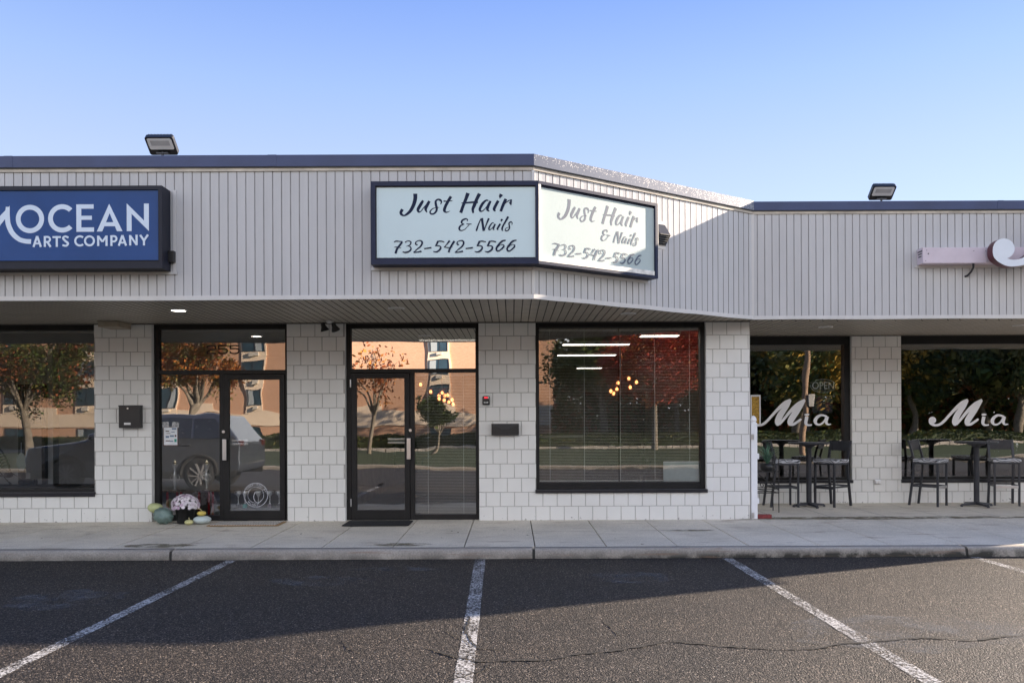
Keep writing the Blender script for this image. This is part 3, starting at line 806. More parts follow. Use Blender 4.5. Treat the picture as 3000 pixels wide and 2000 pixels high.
# entrance builder
def entrance(xo0, xo1, zbar, side_x, door_x, gz_top, mtrans, door_left, lab):
    """side_x/door_x: glass pane x ranges; zbar=(z0,z1) of the transom bar"""
    m = MB(); z0 = .132
    m.rbox(xo0, xo0+.068, FY0, FY1, z0, ZS-.003, .003); m.rbox(xo1-.05, xo1, FY0, FY1, z0, ZS-.003, .003)
    m.rbox(xo0+.068, xo1-.05, FY0, FY1, ZS-.07, ZS-.003, .003)
    m.rbox(xo0+.068, xo1-.05, FY0, FY1, zbar[0], zbar[1], .003)
    # mullion between door and sidelight
    mu = (door_x[1]+side_x[0])/2 if door_left else (side_x[1]+door_x[0])/2
    m.rbox(mu-.030, mu+.030, FY0, FY1, z0, zbar[0], .003)
    sx0, sx1 = (mu+.03, xo1-.05) if door_left else (xo0+.068, mu-.03)
    m.rbox(sx0, sx1, FY0, FY1, z0, z0+.075, .003)
    fr = m.obj('entrance_frame', M_frame, B); fr['label'] = lab
    pane(xo0+.068, xo1-.05, zbar[1], ZS-.07, GY, mtrans, fr, 'transom_pane')
    pane(sx0, sx1, z0+.075, zbar[0], GY, M_gld, fr, 'sidelight_pane')
    dx0, dx1 = (xo0+.073, mu-.034) if door_left else (mu+.034, xo1-.056)
    m = MB(); st = .075
    frame_bars(m, dx0, dx1, z0+.012, zbar[0]-.006, FY0-.012, FY0+.04, st, st, .13, .075)
    m.rbox(dx0, dx1, FY0-.03, FY0+.1, z0-.004, z0+.010, .002)
    d = m.obj('door', M_frame, B)
    d['label'] = 'glass door of the '+('salon' if door_left else 'arts studio')
    pane(dx0+st, dx1-st, z0+.142, zbar[0]-.08, FY0+.02, M_gld, d)
    return d, dx0, dx1, (sx0, sx1)
zb1 = (pz(640, 1096, WD+.1), pz(640, 1084, WD+.1))
doorA, ax0, ax1, sA = entrance(D1[0], D1[1], zb1, (px(470, GY), px(641, GY)), (px(664, GY), px(824, GY)), 0, M_gltop, False, 'black frame of the arts studio entrance numbered 255')
zb2 = (pz(1200, 1091, WD+.1), pz(1200, 1080, WD+.1))
doorB, bx0, bx1, sB = entrance(D2[0], D2[1], zb2, (px(1220, GY), px(1395, GY)), (px(1036, GY), px(1197, GY)), 0, M_glmir, True, 'black frame of the salon entrance')
def door_hw(d, hx, hz, barx, barz, lock):
    D = FY0-.012
    m = MB(); m.rbox(hx-.028, hx+.028, D-.055, D-.045, hz-.15, hz+.15, .003)
    m.obj('pull_handle', M_chrome, d)
    m = MB(); m.bar((hx, D, hz-.11), (hx, D-.05, hz-.11), .02); m.bar((hx, D, hz+.11), (hx, D-.05, hz+.11), .02)
    m.rbox(hx+.012, hx+.030, D-.052, D-.001, hz-.15, hz+.15, .002); m.obj('handle_bracket', M_black, d)
    m = MB(); m.tube([(lock[0], D-.012, lock[1]), (lock[0], D+.01, lock[1])], .021, 16); m.obj('lock', M_chrome, d)
    m = MB(); m.rbox(barx[0], barx[1], FY0+.065, FY0+.09, barz-.04, barz-.008, .004); m.rbox(barx[0], barx[1], FY0+.065, FY0+.09, barz+.012, barz+.04, .004)
    m.obj('push_bar', M_chrome, d)
door_hw(doorA, px(657, 11.75), pz(657, 1317, 11.75), (px(673, 11.9), px(727, 11.9)), pz(700, 1295, 11.9), (px(655, 11.8), pz(655, 1264, 11.8)))
door_hw(doorB, px(1197, 11.75), pz(1197, 1314, 11.75), (px(1136, 11.9), px(1188, 11.9)), pz(1160, 1291, 11.9), (px(1202, 11.8), pz(1202, 1260, 11.8)))
for zc in (pz(1021, 1122, WD), pz(1021, 1473, WD)):
    m = MB(); m.tube([(bx0-.006, FY0-.03, zc-.055), (bx0-.006, FY0-.03, zc+.055)], .010, 10); m.obj('hinge', M_chrome, doorB)

# interior shells
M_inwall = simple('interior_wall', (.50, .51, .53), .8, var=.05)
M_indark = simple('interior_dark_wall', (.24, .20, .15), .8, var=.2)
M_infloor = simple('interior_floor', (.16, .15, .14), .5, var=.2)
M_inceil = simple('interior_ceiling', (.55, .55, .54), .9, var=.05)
def room(x0, x1, y0, y1, mats, lab):
    for nm, q, mt in (('interior_floor', [(x0, y0, .134), (x1, y0, .134), (x1, y1, .134), (x0, y1, .134)], mats[1]),
                      ('interior_ceiling', [(x0, y0, 2.90), (x1, y0, 2.90), (x1, y1, 2.90), (x0, y1, 2.90)], mats[2])):
        m = MB(); m.quad(*q); o = m.obj(nm, mt, B); o['label'] = lab+' '+nm.split('_')[1]
    m = MB()
    m.quad((x0, y0, .1), (x0, y1, .1), (x0, y1, 2.9), (x0, y0, 2.9)); m.quad((x1, y0, .1), (x1, y1, .1), (x1, y1, 2.9), (x1, y0, 2.9))
    m.quad((x0, y1, .1), (x1, y1, .1), (x1, y1, 2.9), (x0, y1, 2.9))
    # inner face of the front wall above glazing
    m.quad((x0, y0, 2.86), (x1, y0, 2.86), (x1, y0, 3.2), (x0, y0, 3.2))
    o = m.obj('interior_wall', mats[0], B); o['label'] = lab+' walls'
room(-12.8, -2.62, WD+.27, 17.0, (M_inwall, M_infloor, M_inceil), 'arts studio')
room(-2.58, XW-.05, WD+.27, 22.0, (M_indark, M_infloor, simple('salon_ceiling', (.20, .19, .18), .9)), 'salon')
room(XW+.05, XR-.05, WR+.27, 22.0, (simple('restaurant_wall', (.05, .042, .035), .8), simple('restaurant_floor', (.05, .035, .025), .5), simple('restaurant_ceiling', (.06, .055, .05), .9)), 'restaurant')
# dark inner partition panels of the salon
m = MB(); m.box(1.4, 2.6, 16.0, 16.1, .134, 2.1); m.obj('interior_doorway', M_black, B)
m = MB(); m.box(px(138, 15), px(155, 15), 15, 15.2, .134, 2.9); m.obj('interior_column', M_inwall, B)
m = MB(); frame_bars(m, px(62, 15), px(140, 15), .134, 2.25, 14.9, 15.0, .08, .06, .05, .1); m.box(px(62, 15), px(140, 15), 14.92, 14.98, 1.45, 1.5); m.obj('interior_doorway', M_black, B)

# ------------------------------------------------------------------ stroke lettering
def catmull(pts, sub=8):
    out = []; n = len(pts)
    if n == 2:
        return [tuple(pts[0][k]+(pts[1][k]-pts[0][k])*i/sub for k in range(3)) for i in range(sub+1)]
    for i in range(n-1):
        p0 = pts[max(i-1, 0)]; p1 = pts[i]; p2 = pts[i+1]; p3 = pts[min(i+2, n-1)]
        for j in range(sub):
            t = j/sub
            out.append(tuple(.5*((2*p1[k])+(-p0[k]+p2[k])*t+(2*p0[k]-5*p1[k]+4*p2[k]-p3[k])*t*t+(-p0[k]+3*p1[k]-3*p2[k]+p3[k])*t**3) for k in range(3)))
    out.append(tuple(pts[-1])); return out
def ribbon(pts, smooth=True, sub=8):
    q = catmull(pts, sub) if smooth else [tuple(p) for p in pts]
    L, Rr = [], []
    for i, p in enumerate(q):
        a = q[max(i-1, 0)]; b = q[min(i+1, len(q)-1)]
        tx, ty = b[0]-a[0], b[1]-a[1]; l = math.hypot(tx, ty) or 1; nx, ny = -ty/l, tx/l; h = max(p[2], 1)/2
        L.append((p[0]+nx*h, p[1]+ny*h)); Rr.append((p[0]-nx*h, p[1]-ny*h))
    return [('r', L, Rr)]
def poly(pts): return [('p', pts)]
def disc(cx, cy, rx, ry, n=28): return [('p', [(cx+rx*math.cos(2*PI*i/n), cy+ry*math.sin(2*PI*i/n)) for i in range(n)])]
def ring(cx, cy, rx, ry, w, a0=0, a1=360, n=56):
    L, Rr = [], []
    for i in range(n+1):
        a = R(a0+(a1-a0)*i/n); L.append((cx+(rx+w/2)*math.cos(a), cy-(ry+w/2)*math.sin(a))); Rr.append((cx+(rx-w/2)*math.cos(a), cy-(ry-w/2)*math.sin(a)))
    return [('r', L, Rr)]
def write(shapes, mp, name, mat, parent=None, thick=0):
    """mp(x, y, layer) -> world point; each stroke lies on its own hair-thin layer"""
    m = MB()
    for i, s in enumerate(shapes):
        if s[0] == 'r':
            L, Rr = s[1], s[2]; n = len(L)
            vs = [mp(a[0], a[1], i) for a in L]+[mp(a[0], a[1], i) for a in Rr]
            m.add(vs, [(j, j+1, n+j+1, n+j) for j in range(n-1)])
        else:
            m.add([mp(a[0], a[1], i) for a in s[1]], [tuple(range(len(s[1])))])
    return m.obj(name, mat, parent)
def sh(shapes, dx=0, dy=0):
    out = []
    for s in shapes:
        out.append((s[0],)+tuple([(a[0]+dx, a[1]+dy) for a in l] for l in s[1:]))
    return out
def rb(*pts): return ribbon(list(pts))
JUST = (rb((405, 92, 72), (402, 180, 66), (376, 280, 62), (325, 380, 55), (265, 440, 44), (210, 470, 28), (165, 448, 44), (155, 412, 50), (183, 362, 52)) +
        rb((540, 210, 40), (490, 290, 54), (450, 365, 50), (462, 406, 32), (495, 400, 18), (545, 340, 15), (610, 260, 15)) +
        rb((648, 220, 46), (605, 300, 52), (582, 360, 46), (605, 414, 14)) +
        rb((840, 276, 14), (856, 235, 24), (838, 205, 38), (795, 192, 28), (757, 225, 36), (762, 290, 42), (775, 340, 38), (762, 400, 36), (718, 440, 28), (672, 438, 28), (660, 400, 24), (700, 355, 18), (760, 335, 12), (818, 330, 7)) +
        rb((1022, 140, 48), (975, 215, 50), (925, 310, 50), (905, 380, 48), (935, 412, 28), (975, 405, 14), (1006, 388, 5)) + rb((892, 222, 24), (970, 222, 17), (1045, 214, 14)) +
        rb((1315, 82, 66), (1280, 180, 56), (1235, 290, 52), (1188, 422, 54)) + rb((1515, 92, 62), (1465, 190, 56), (1425, 290, 58), (1397, 360, 46), (1405, 427, 30)) + rb((1200, 253, 10), (1280, 250, 28), (1400, 240, 32), (1486, 240, 34)) +
        rb((1668, 215, 18), (1630, 207, 28), (1570, 260, 46), (1525, 340, 46), (1522, 385, 38), (1560, 393, 22), (1610, 350, 14), (1660, 280, 14), (1705, 222, 20)) + rb((1705, 218, 38), (1665, 300, 48), (1650, 365, 44), (1684, 398, 14)) +
        rb((1838, 213, 48), (1790, 300, 50), (1765, 360, 48), (1787, 396, 20)) + poly([(1865, 88), (1922, 118), (1864, 180), (1848, 135)]) +
        rb((1970, 182, 52), (1920, 290, 50), (1880, 398, 46)) + rb((1925, 290, 14), (1985, 235, 16), (2035, 205, 20)) + poly([(2035, 195), (2076, 190), (2068, 285), (2052, 292), (2020, 248), (2042, 228)]))
NAILS = (rb((1355, 156, 10), (1364, 130, 20), (1330, 115, 24), (1275, 142, 32), (1262, 185, 28), (1308, 208, 8)) + rb((1308, 206, 10), (1242, 235, 28), (1220, 288, 30), (1250, 316, 20), (1310, 300, 12), (1370, 240, 10), (1405, 200, 10)) + rb((1345, 203, 15), (1432, 206, 18)) +
         rb((1515, 324, 30), (1545, 230, 24), (1588, 130, 16), (1600, 104, 10)) + rb((1612, 103, 44), (1625, 200, 38), (1645, 324, 44)) + rb((1652, 318, 12), (1685, 220, 22), (1732, 106, 34)) +
         rb((1818, 190, 14), (1790, 186, 18), (1752, 235, 26), (1732, 285, 27), (1750, 304, 18), (1790, 270, 9), (1840, 205, 12)) + rb((1842, 202, 28), (1816, 260, 30), (1808, 292, 24), (1830, 306, 7)) +
         rb((1930, 200, 32), (1900, 250, 32), (1880, 290, 31), (1896, 306, 11)) + poly([(1943, 113), (1981, 128), (1942, 170), (1935, 140)]) +
         rb((2068, 76, 36), (2020, 160, 31), (1975, 240, 29), (1960, 290, 30), (1973, 324, 11)) +
         rb((2126, 220, 10), (2136, 190, 15), (2115, 168, 22), (2080, 190, 22), (2086, 240, 24), (2085, 285, 22), (2050, 320, 18), (2015, 315, 18), (2025, 280, 12), (2070, 262, 8), (2110, 260, 5)))
d7 = rb((95, 518, 12), (125, 500, 20), (180, 503, 18), (240, 507, 14)) + rb((235, 513, 32), (185, 580, 36), (142, 640, 38), (120, 712, 40)) + rb((92, 606, 9), (140, 602, 15), (217, 620, 8))
d3 = rb((287, 522, 24), (310, 502, 14), (350, 495, 17), (384, 520, 24), (370, 560, 18), (330, 582, 10), (298, 592, 7)) + rb((330, 580, 8), (375, 600, 20), (384, 640, 26), (345, 680, 28), (290, 695, 28), (240, 684, 18))
d2 = rb((500, 560, 20), (470, 555, 24), (468, 520, 18), (510, 493, 16), (560, 495, 24), (580, 530, 29), (550, 590, 27), (490, 640, 20), (428, 698, 14)) + rb((428, 690, 26), (490, 690, 20), (566, 674, 30))
dh = rb((613, 629, 22), (738, 612, 25))
d5 = rb((855, 498, 32), (830, 550, 30), (808, 588, 20)) + rb((840, 506, 20), (900, 500, 21), (962, 514, 18)) + rb((812, 584, 12), (870, 580, 18), (900, 612, 28), (870, 660, 30), (820, 686, 24), (768, 678, 14))
d4 = rb((1055, 492, 36), (1000, 560, 18), (963, 602, 14)) + rb((955, 603, 16), (1040, 611, 14), (1108, 601, 6)) + rb((1136, 498, 36), (1090, 570, 34), (1052, 640, 33), (1035, 694, 32))
d6 = rb((2024, 484, 18), (1960, 500, 30), (1900, 560, 31), (1862, 620, 31), (1870, 665, 27), (1910, 665, 22), (1965, 620, 27), (1992, 585, 24), (1975, 560, 14), (1930, 565, 10), (1880, 610, 8))
PHONE = d7+d3+d2+dh+d5+d4+sh(d2, 717)+sh(dh, 718)+sh(d5, 718)+sh(d5, 895)+d6+sh(d6, 186)
def toph(shapes, ox, oy, k=5.88):
    out = []
    for s in shapes: out.append((s[0],)+tuple([(ox+a[0]/k, oy+a[1]/k) for a in l] for l in s[1:]))
    return out
SIGNTXT = toph(JUST, 1150, 550)+toph(NAILS, 1140, 620)+toph(PHONE, 1140, 620)

# ------------------------------------------------------------------ SALON SIGNS
SD = 9.13; SZ0, SZ1 = 3.30, 4.225
cx_f = px(1580, SD)
sg = thing('salon_sign', 'salon sign reading Just Hair & Nails in shade, square to the front', 'sign', (0, 0, 0))
xL = px(1089, SD)
def cab_prism(m, poly_, z0, z1):
    n = len(poly_); vs = [(x, y, z0) for x, y in poly_]+[(x, y, z1) for x, y in poly_]
    m.add(vs, [tuple(range(n)), tuple(reversed(range(n, 2*n)))]+[(i, (i+1) % n, (i+1) % n+n, i+n) for i in range(n)])
fw = .062; rec = .035
m = MB()
# back can of the sign and the raised face frame
cab_prism(m, [(xL, FD-.001), (xL, SD+rec), (cx_f-.012, SD+rec), (XC0-.002, FD-.001)], SZ0, SZ1)
m.box(xL, cx_f, SD, SD+rec, SZ0, SZ0+.055); m.box(xL, cx_f, SD, SD+rec, SZ1-.05, SZ1)
m.box(xL, xL+.05, SD, SD+rec, SZ0+.055, SZ1-.05); m.box(cx_f-.03, cx_f, SD, SD+rec, SZ0+.055, SZ1-.05)
m.obj('cabinet', M_navy, sg)
fx0, fx1 = px(1105, SD), px(1571, SD); fz0, fz1 = pz(1300, 753, SD), pz(1300, 547, SD)
m = MB(); m.box(fx0, fx1, SD+rec-.008, SD+rec+.002, fz0, fz1); m.obj('sign_face', M_signface, sg)
m = MB(); m.box(xL+.05, fx0-.001, SD+rec-.012, SD+rec-.001, SZ0+.055, SZ1-.05); m.box(fx0, cx_f-.03, SD+rec-.0125, SD+rec-.0005, fz1+.001, SZ1-.05); m.obj('retainer', M_black, sg)
write(SIGNTXT, lambda x, y, i: Vector((px(x, SD), SD+rec-.0085-.0006-.00008*i, pz(x, y, SD))), 'lettering', M_textnavy, sg)
m = MB(); m.box(xL-.03, XC0-.02, FD-.016, FD-.002, SZ0-.035, SZ0-.002); m.obj('flashing', M_trim, sg)
# angled one
dv = Vector((XC1-XC0, RD-FD, 0)).normalized(); nv = Vector((dv.y, -dv.x, 0))
S0 = Vector((cx_f, SD, 0)); SL = 1.812
sg2 = thing('salon_sign', 'sunlit salon sign reading Just Hair & Nails on the angled fascia', 'sign', (0, 0, 0))
def A2(s, out, z): return S0+dv*s-nv*out+Vector((0, 0, z))     # out = depth behind front plane
def abox(m, s0, s1, o0, o1, z0, z1):
    v = [A2(s, o, z) for z in (z0, z1) for o in (o0, o1) for s in (s0, s1)]
    m.add(v, [(0, 2, 3, 1), (4, 5, 7, 6), (0, 1, 5, 4), (2, 6, 7, 3), (0, 4, 6, 2), (1, 3, 7, 5)])
m = MB()
e0 = S0-nv*rec; cab = [Vector((cx_f-.010, SD+rec, 0)), e0+dv*SL, S0-nv*.189+dv*SL, Vector((XC0+.002, FD-.001, 0))]
cab_prism(m, [(v.x, v.y) for v in cab], SZ0, SZ1-.001)
abox(m, 0.003, SL, 0, rec, SZ0, SZ0+.03); abox(m, 0.003, SL, 0, rec, SZ1-.035, SZ1); abox(m, SL-.04, SL, 0, rec, SZ0+.03, SZ1-.035)
m.obj('cabinet', M_navy, sg2)
M_alu = simple('bare_aluminium', (.55, .53, .50), .45, metal=.6, var=.3, scale=12)
m = MB(); abox(m, .003, .035, -.002, rec, SZ0+.032, SZ1-.037); abox(m, .035, SL-.06, -.002, rec-.004, SZ0+.032, SZ0+.085); abox(m, SL+.001, SL+.006, 0, .19, SZ0, SZ1)
m.obj('retainer', M_alu, sg2)
m = MB(); abox(m, .036, SL-.041, rec-.008, rec+.002, SZ0+.087, SZ1-.06); m.obj('sign_face', simple('sunlit_acrylic', (.44, .52, .51), .6, var=.02), sg2)  # sign acrylic darkened to offset the direct sun on this face
x7 = px(1155, SD)
write(SIGNTXT, lambda x, y, i: A2(.2175+(px(x, SD)-x7)*.976, rec-.0086-.0006-.00008*i, pz(x, y, SD)-.005), 'lettering', simple('grey_letter', (.10, .125, .17), .6), sg2)  # letter colour greyer than on the front sign
m = MB()
v = [S0-nv*.175+dv*s+Vector((0, 0, z)) for z in (SZ0-.035, SZ0-.002) for s in (0.05, SL+.02)]
m.add(v+[a-nv*.012 for a in v], [(0, 1, 3, 2), (4, 6, 7, 5), (0, 4, 5, 1)]); m.obj('flashing', M_trim, sg2)

# ------------------------------------------------------------------ BLUE ARTS SIGN
BD = 9.09; bz0, bz1 = 3.262, 4.178; bxr = px(477, BD); bxl = -10.6
sb = thing('arts_company_sign', 'blue lit cabinet sign with pale lettering OCEAN ARTS COMPANY', 'sign')
m = MB(); m.box(bxl, bxr, BD+.03, FD-.001, bz0, bz1)
m.box(bxl, bxr, BD, BD+.03, bz0, bz0+.05); m.box(bxl, bxr, BD, BD+.03, bz1-.045, bz1); m.box(bxr-.04, bxr, BD, BD+.03, bz0+.05, bz1-.045); m.box(bxl, bxl+.04, BD, BD+.03, bz0+.05, bz1-.045)
m.obj('cabinet', simple('dark_sign_metal', (.010, .012, .024), .5, spec=.3), sb)
m = MB(); m.box(bxl+.05, px(464, BD), BD+.018, BD+.031, pz(240, 762, BD), pz(240, 551, BD)); m.obj('sign_face', M_blueface, sb)
def arts_text():
    s = []
    def st(a, b, w): return ribbon([(a[0], a[1], w), (b[0], b[1], w)], False)
    s += ring(275, 752, 108, 108, 44)
    s += ring(572, 748, 108, 108, 44, 44, 316)
    s += poly([(702, 620), (748, 620), (748, 872), (702, 872)]) + poly([(748, 620), (862, 620), (862, 660), (748, 660)]) + poly([(748, 725), (845, 725), (845, 762), (748, 762)]) + poly([(748, 832), (865, 832), (865, 872), (748, 872)])
    s += poly([(1005, 615), (1010, 700), (940, 870), (890, 870)]) + poly([(1005, 615), (1127, 868), (1076, 868), (1004, 690)]) + poly([(975, 785), (1045, 785), (1058, 822), (960, 822)])
    s += poly([(1166, 612), (1211, 660), (1211, 868), (1166, 868)]) + poly([(1166, 612), (1325, 771), (1370, 868), (1211, 709)]) + poly([(1325, 615), (1370, 615), (1370, 868), (1325, 815)])
    # M with its long tail
    s += ribbon([(72, 640, 36), (68, 720, 44), (76, 800, 46), (112, 880, 46), (170, 935, 43), (225, 955, 42), (285, 960, 44)])
    s += poly([(92, 628), (60, 735), (-20, 838), (-75, 838), (-75, 800)]) + poly([(-230, 628), (-190, 640), (-40, 838), (-75, 838)]) + poly([(-250, 870), (-205, 870), (-190, 640), (-230, 628)])
    # ARTS COMPANY
    w = 20
    def A(x0, x1, y0=908, y1=1010):
        xm = (x0+x1)/2
        return st((xm, y0+2), (x0+10, y1), w)+st((xm, y0+2), (x1-10, y1), w)+st((x0+24, y0+70), (x1-24, y0+70), 16)
    s += A(297, 385)
    s += st((412, 910), (412, 1010), w)+ribbon([(412, 918, 18), (445, 920, 18), (460, 940, 18), (445, 962, 18), (412, 964, 18)])+st((435, 964), (465, 1010), w)
    s += st((522, 910), (522, 1010), w)+st((483, 920), (560, 920), 18)
    s += ribbon([(630, 925, 18), (600, 914, 18), (580, 930, 19), (600, 955, 20), (625, 978, 20), (608, 1000, 19), (574, 994, 18)])
    s += ring(735, 956, 43, 42, 19, 48, 312)
    s += ring(823, 956, 41, 41, 19)
    s += st((903, 908), (903, 1004), w)+st((903, 912), (942, 965), 18)+st((942, 965), (980, 912), 18)+st((980, 908), (980, 1004), w)
    s += st((1025, 906), (1025, 1004), w)+ribbon([(1025, 914, 18), (1058, 916, 18), (1072, 936, 18), (1058, 960, 18), (1025, 962, 18)])
    s += A(1083, 1170, 904, 1002)
    s += st((1198, 905), (1198, 1000), w)+st((1198, 910), (1257, 994), 18)+st((1257, 902), (1257, 998), w)
    s += st((1290, 904), (1325, 955), w)+st((1362, 902), (1325, 955), w)+st((1325, 948), (1325, 1000), w)
    return toph(s, 0, 400, 3.136)
write(arts_text(), lambda x, y, i: Vector((px(x, BD), BD+.0175-.0003-.00008*i, pz(240, y, BD)-(x-240)*ROLL*BD/F*0)), 'lettering', M_textwhite, sb)
m = MB(); m.box(px(502, FD), px(518, FD), FD-.07, FD-.001, pz(510, 770, FD), pz(510, 738, FD)); m.obj('photocell_box', M_black, sb)
m = MB(); m.box(bxl, bxr+.08, FD-.014, FD-.002, bz0-.03, bz0-.001); m.box(bxr+.03, bxr+.07, FD-.010, FD-.002, bz0-.001, bz1+.01); m.obj('flashing', M_trim, sb)

# ------------------------------------------------------------------ MIA lettering
MIA = (disc(350, 675, 90, 86) + rb((292, 660, 66), (296, 735, 62), (370, 788, 62), (450, 797, 56), (545, 768, 62), (645, 685, 66), (750, 570, 66), (870, 440, 72), (1000, 322, 96), (1110, 238, 100), (1222, 172, 52)) +
       rb((1222, 178, 46), (1138, 300, 112), (1060, 410, 128), (975, 530, 148), (925, 630, 150), (900, 705, 142), (898, 765, 112), (902, 812, 44)) +
       rb((930, 780, 62), (1010, 695, 62), (1100, 588, 66), (1200, 468, 76), (1310, 365, 100), (1430, 268, 104), (1572, 172, 54)) +
       rb((1568, 180, 50), (1450, 325, 132), (1355, 465, 152), (1265, 600, 152), (1210, 700, 142), (1200, 765, 106), (1210, 806, 40)) +
       rb((1190, 785, 54), (1280, 776, 66), (1370, 725, 60), (1462, 660, 58)) + disc(1462, 658, 29, 29, 16) +
       rb((1617, 585, 84), (1596, 680, 80), (1592, 745, 76), (1620, 788, 56), (1680, 796, 42), (1740, 788, 30)) + disc(1617, 537, 63, 27) +
       rb((2110, 590, 56), (2030, 560, 50), (1950, 556, 56), (1870, 604, 74), (1822, 690, 86), (1850, 762, 62), (1920, 783, 48), (1990, 752, 44), (2050, 690, 44), (2085, 620, 44)) +
       rb((2120, 582, 84), (2092, 680, 80), (2102, 750, 62), (2150, 780, 40), (2212, 768, 24)))
def miaph(dx=0): return toph(MIA, 2690+dx, 1150, 8.4)
for dx, lab in ((0, 'white script window lettering reading Mia on the rightmost window'), (-518.7, 'white script window lettering reading Mia on the window beside the white post')):
    o = write(miaph(dx), lambda x, y, i: Vector((px(x, GR), GR-.002-.00008*i, pz(x, y, GR))), 'window_lettering', M_decal)
    tag(o, lab, 'lettering', 'Mia window letterings')
# channel letter sign on the right fascia
mr_ = thing('restaurant_sign', 'pink raceway with raised white script letter and maroon sides on right fascia', 'sign')
rx0 = px(2706, 11.2); rz1, rz0 = pz(2706, 725, 11.2), pz(2706, 771, 11.2)
m = MB(); m.rbox(rx0, 10.9, 11.2, RD-.002, rz0, rz1, .004); m.obj('raceway', M_pink, mr_)
m = MB()
for (sx_, sz_) in ((2717, 733), (2722, 743), (2714, 764), (2855, 735), (2890, 735), (2893, 766), (2960, 737)):
    m = MB(); m.tube([(px(sx_, 11.2), 11.197, pz(sx_, sz_, 11.2)), (px(sx_, 11.2), 11.2, pz(sx_, sz_, 11.2))], .005 if sx_ != 2722 else .009, 8); m.obj('screw', M_black, mr_)
m = MB()
for k in range(3): m.box(rx0-.0035, rx0-.001, 11.22+.01*k, RD-.03-.01*k, rz1-.035-.035*k-.016, rz1-.035-.035*k)
m.obj('maker_plate', M_dgrey, mr_)
m = MB(); m.box(rx0-.03, 10.9, RD-.014, RD-.003, rz0-.035, rz0-.002); m.obj('flashing', M_trim, mr_)
# letters as extruded strokes
def chan(shapes, mp, d, name, mats, parent):
    m = MB()
    for i, s in enumerate(shapes):
        e = i*.0006
        if s[0] == 'r':
            L, Rr = s[1], s[2]; n = len(L); lp = L+Rr[::-1]
            f = [mp(a[0], a[1], -e) for a in lp]; bk = [mp(a[0], a[1], d) for a in lp]; N2 = len(lp)
            m.cur = 0; m.add(f, [(j, j+1, N2-2-j, N2-1-j) for j in range(n-1)])
        else:
            lp = s[1]; f = [mp(a[0], a[1], -e) for a in lp]; bk = [mp(a[0], a[1], d) for a in lp]; N2 = len(lp)
            m.cur = 0; m.add(f, [tuple(range(N2))])
        m.cur = 1; m.add(f+bk, [(j, (j+1) % N2, (j+1) % N2+N2, j+N2) for j in range(N2)])
    return m.obj(name, mats, parent, recalc=False)
LD = 11.02; kx = px(2660+1735/6.918, LD); kz = pz(2940, 680+700/6.918, LD); kk = (63.5/180.0)*LD/F
chan(MIA, lambda x, y, e: Vector((kx+(x-258)*kk, LD+e, kz+(828-y)*kk*.98)), .13, 'letter', [simple('letter_face', (.68, .73, .80), .3, var=.03), M_maroon], mr_)
m = MB(); q0 = P(2660+1340/6.918, 772, 11.25); q1 = P(2660+1170/6.918, 680+900/6.918, RD)
m.tube([q0, q0+Vector((0, 0, -.05)), (q0+q1)/2+Vector((.03, 0, -.02)), q1+Vector((.02, -.03, .01)), q1], .014, 10)
m.obj('power_conduit', M_dgrey, mr_)

# ------------------------------------------------------------------ rooftop floodlights
M_lens = simple('frosted_lens', (.75, .75, .72), .3, var=.05)
def flood(cx, cy, D, tilt, lean, label, w=.33):
    c = P(cx, cy, D); t = thing('floodlight', label, 'floodlight', (c.x, D, c.z), 0, 'floodlights on the roof edge')
    Mx = Matrix.Rotation(lean, 4, 'Z') @ Matrix.Rotation(tilt, 4, 'X')
    # head
    h = .235
    def rp(x0, x1, z0, z1, r, y0, y1, m):
        pts = []
        for (cx_, cz_, a0) in ((x1-r, z1-r, 0), (x0+r, z1-r, 90), (x0+r, z0+r, 180), (x1-r, z0+r, 270)):
            for k in range(5):
                a = R(a0+k*22.5); pts.append((cx_+r*math.cos(a), cz_+r*math.sin(a)))
        m.prism(pts, y0, y1, lambda v: Mx @ v)
    m = MB(); rp(-w/2, w/2, -h/2, h/2, .025, -.025, .03, m)
    for k in range(17):
        xx = -w/2+.03+k*(w-.06)/16; m.box(xx-.003, xx+.003, .03, .06, -h/2+.03, h/2-.01, Mx)
    m.obj('housing', M_black, t)
    m = MB(); rp(-w/2+.022, w/2-.022, -h/2+.075, h/2-.018, .02, -.028, -.0255, m); m.obj('lens', M_lens, t)
    m = MB(); m.box(-w/2+.055, w/2-.055, -.0295, -.0285, -h/2+.125, h/2-.045, Mx); m.obj('led_panel', simple('led_panel', (.45, .45, .44), .4), t)
    m = MB(); zr = ZC1-c.z
    m.tube([(0, .02, zr-.02), (0, .02, -h*.33)], .014, 10); m.tube([(-.05, .03, zr), (.06, .03, zr)], .006, 8)
    m.box(-.07, .07, .0, .05, -h*.42, -h*.36)
    m.obj('bracket', M_dgrey, t)
    return t
flood(478, 425, 9.62, R(50), 0.0, 'black floodlight standing on the left roof edge')
flood(2587, 563, 11.6, R(50), 0.0, 'black floodlight standing on the right roof edge', .33)

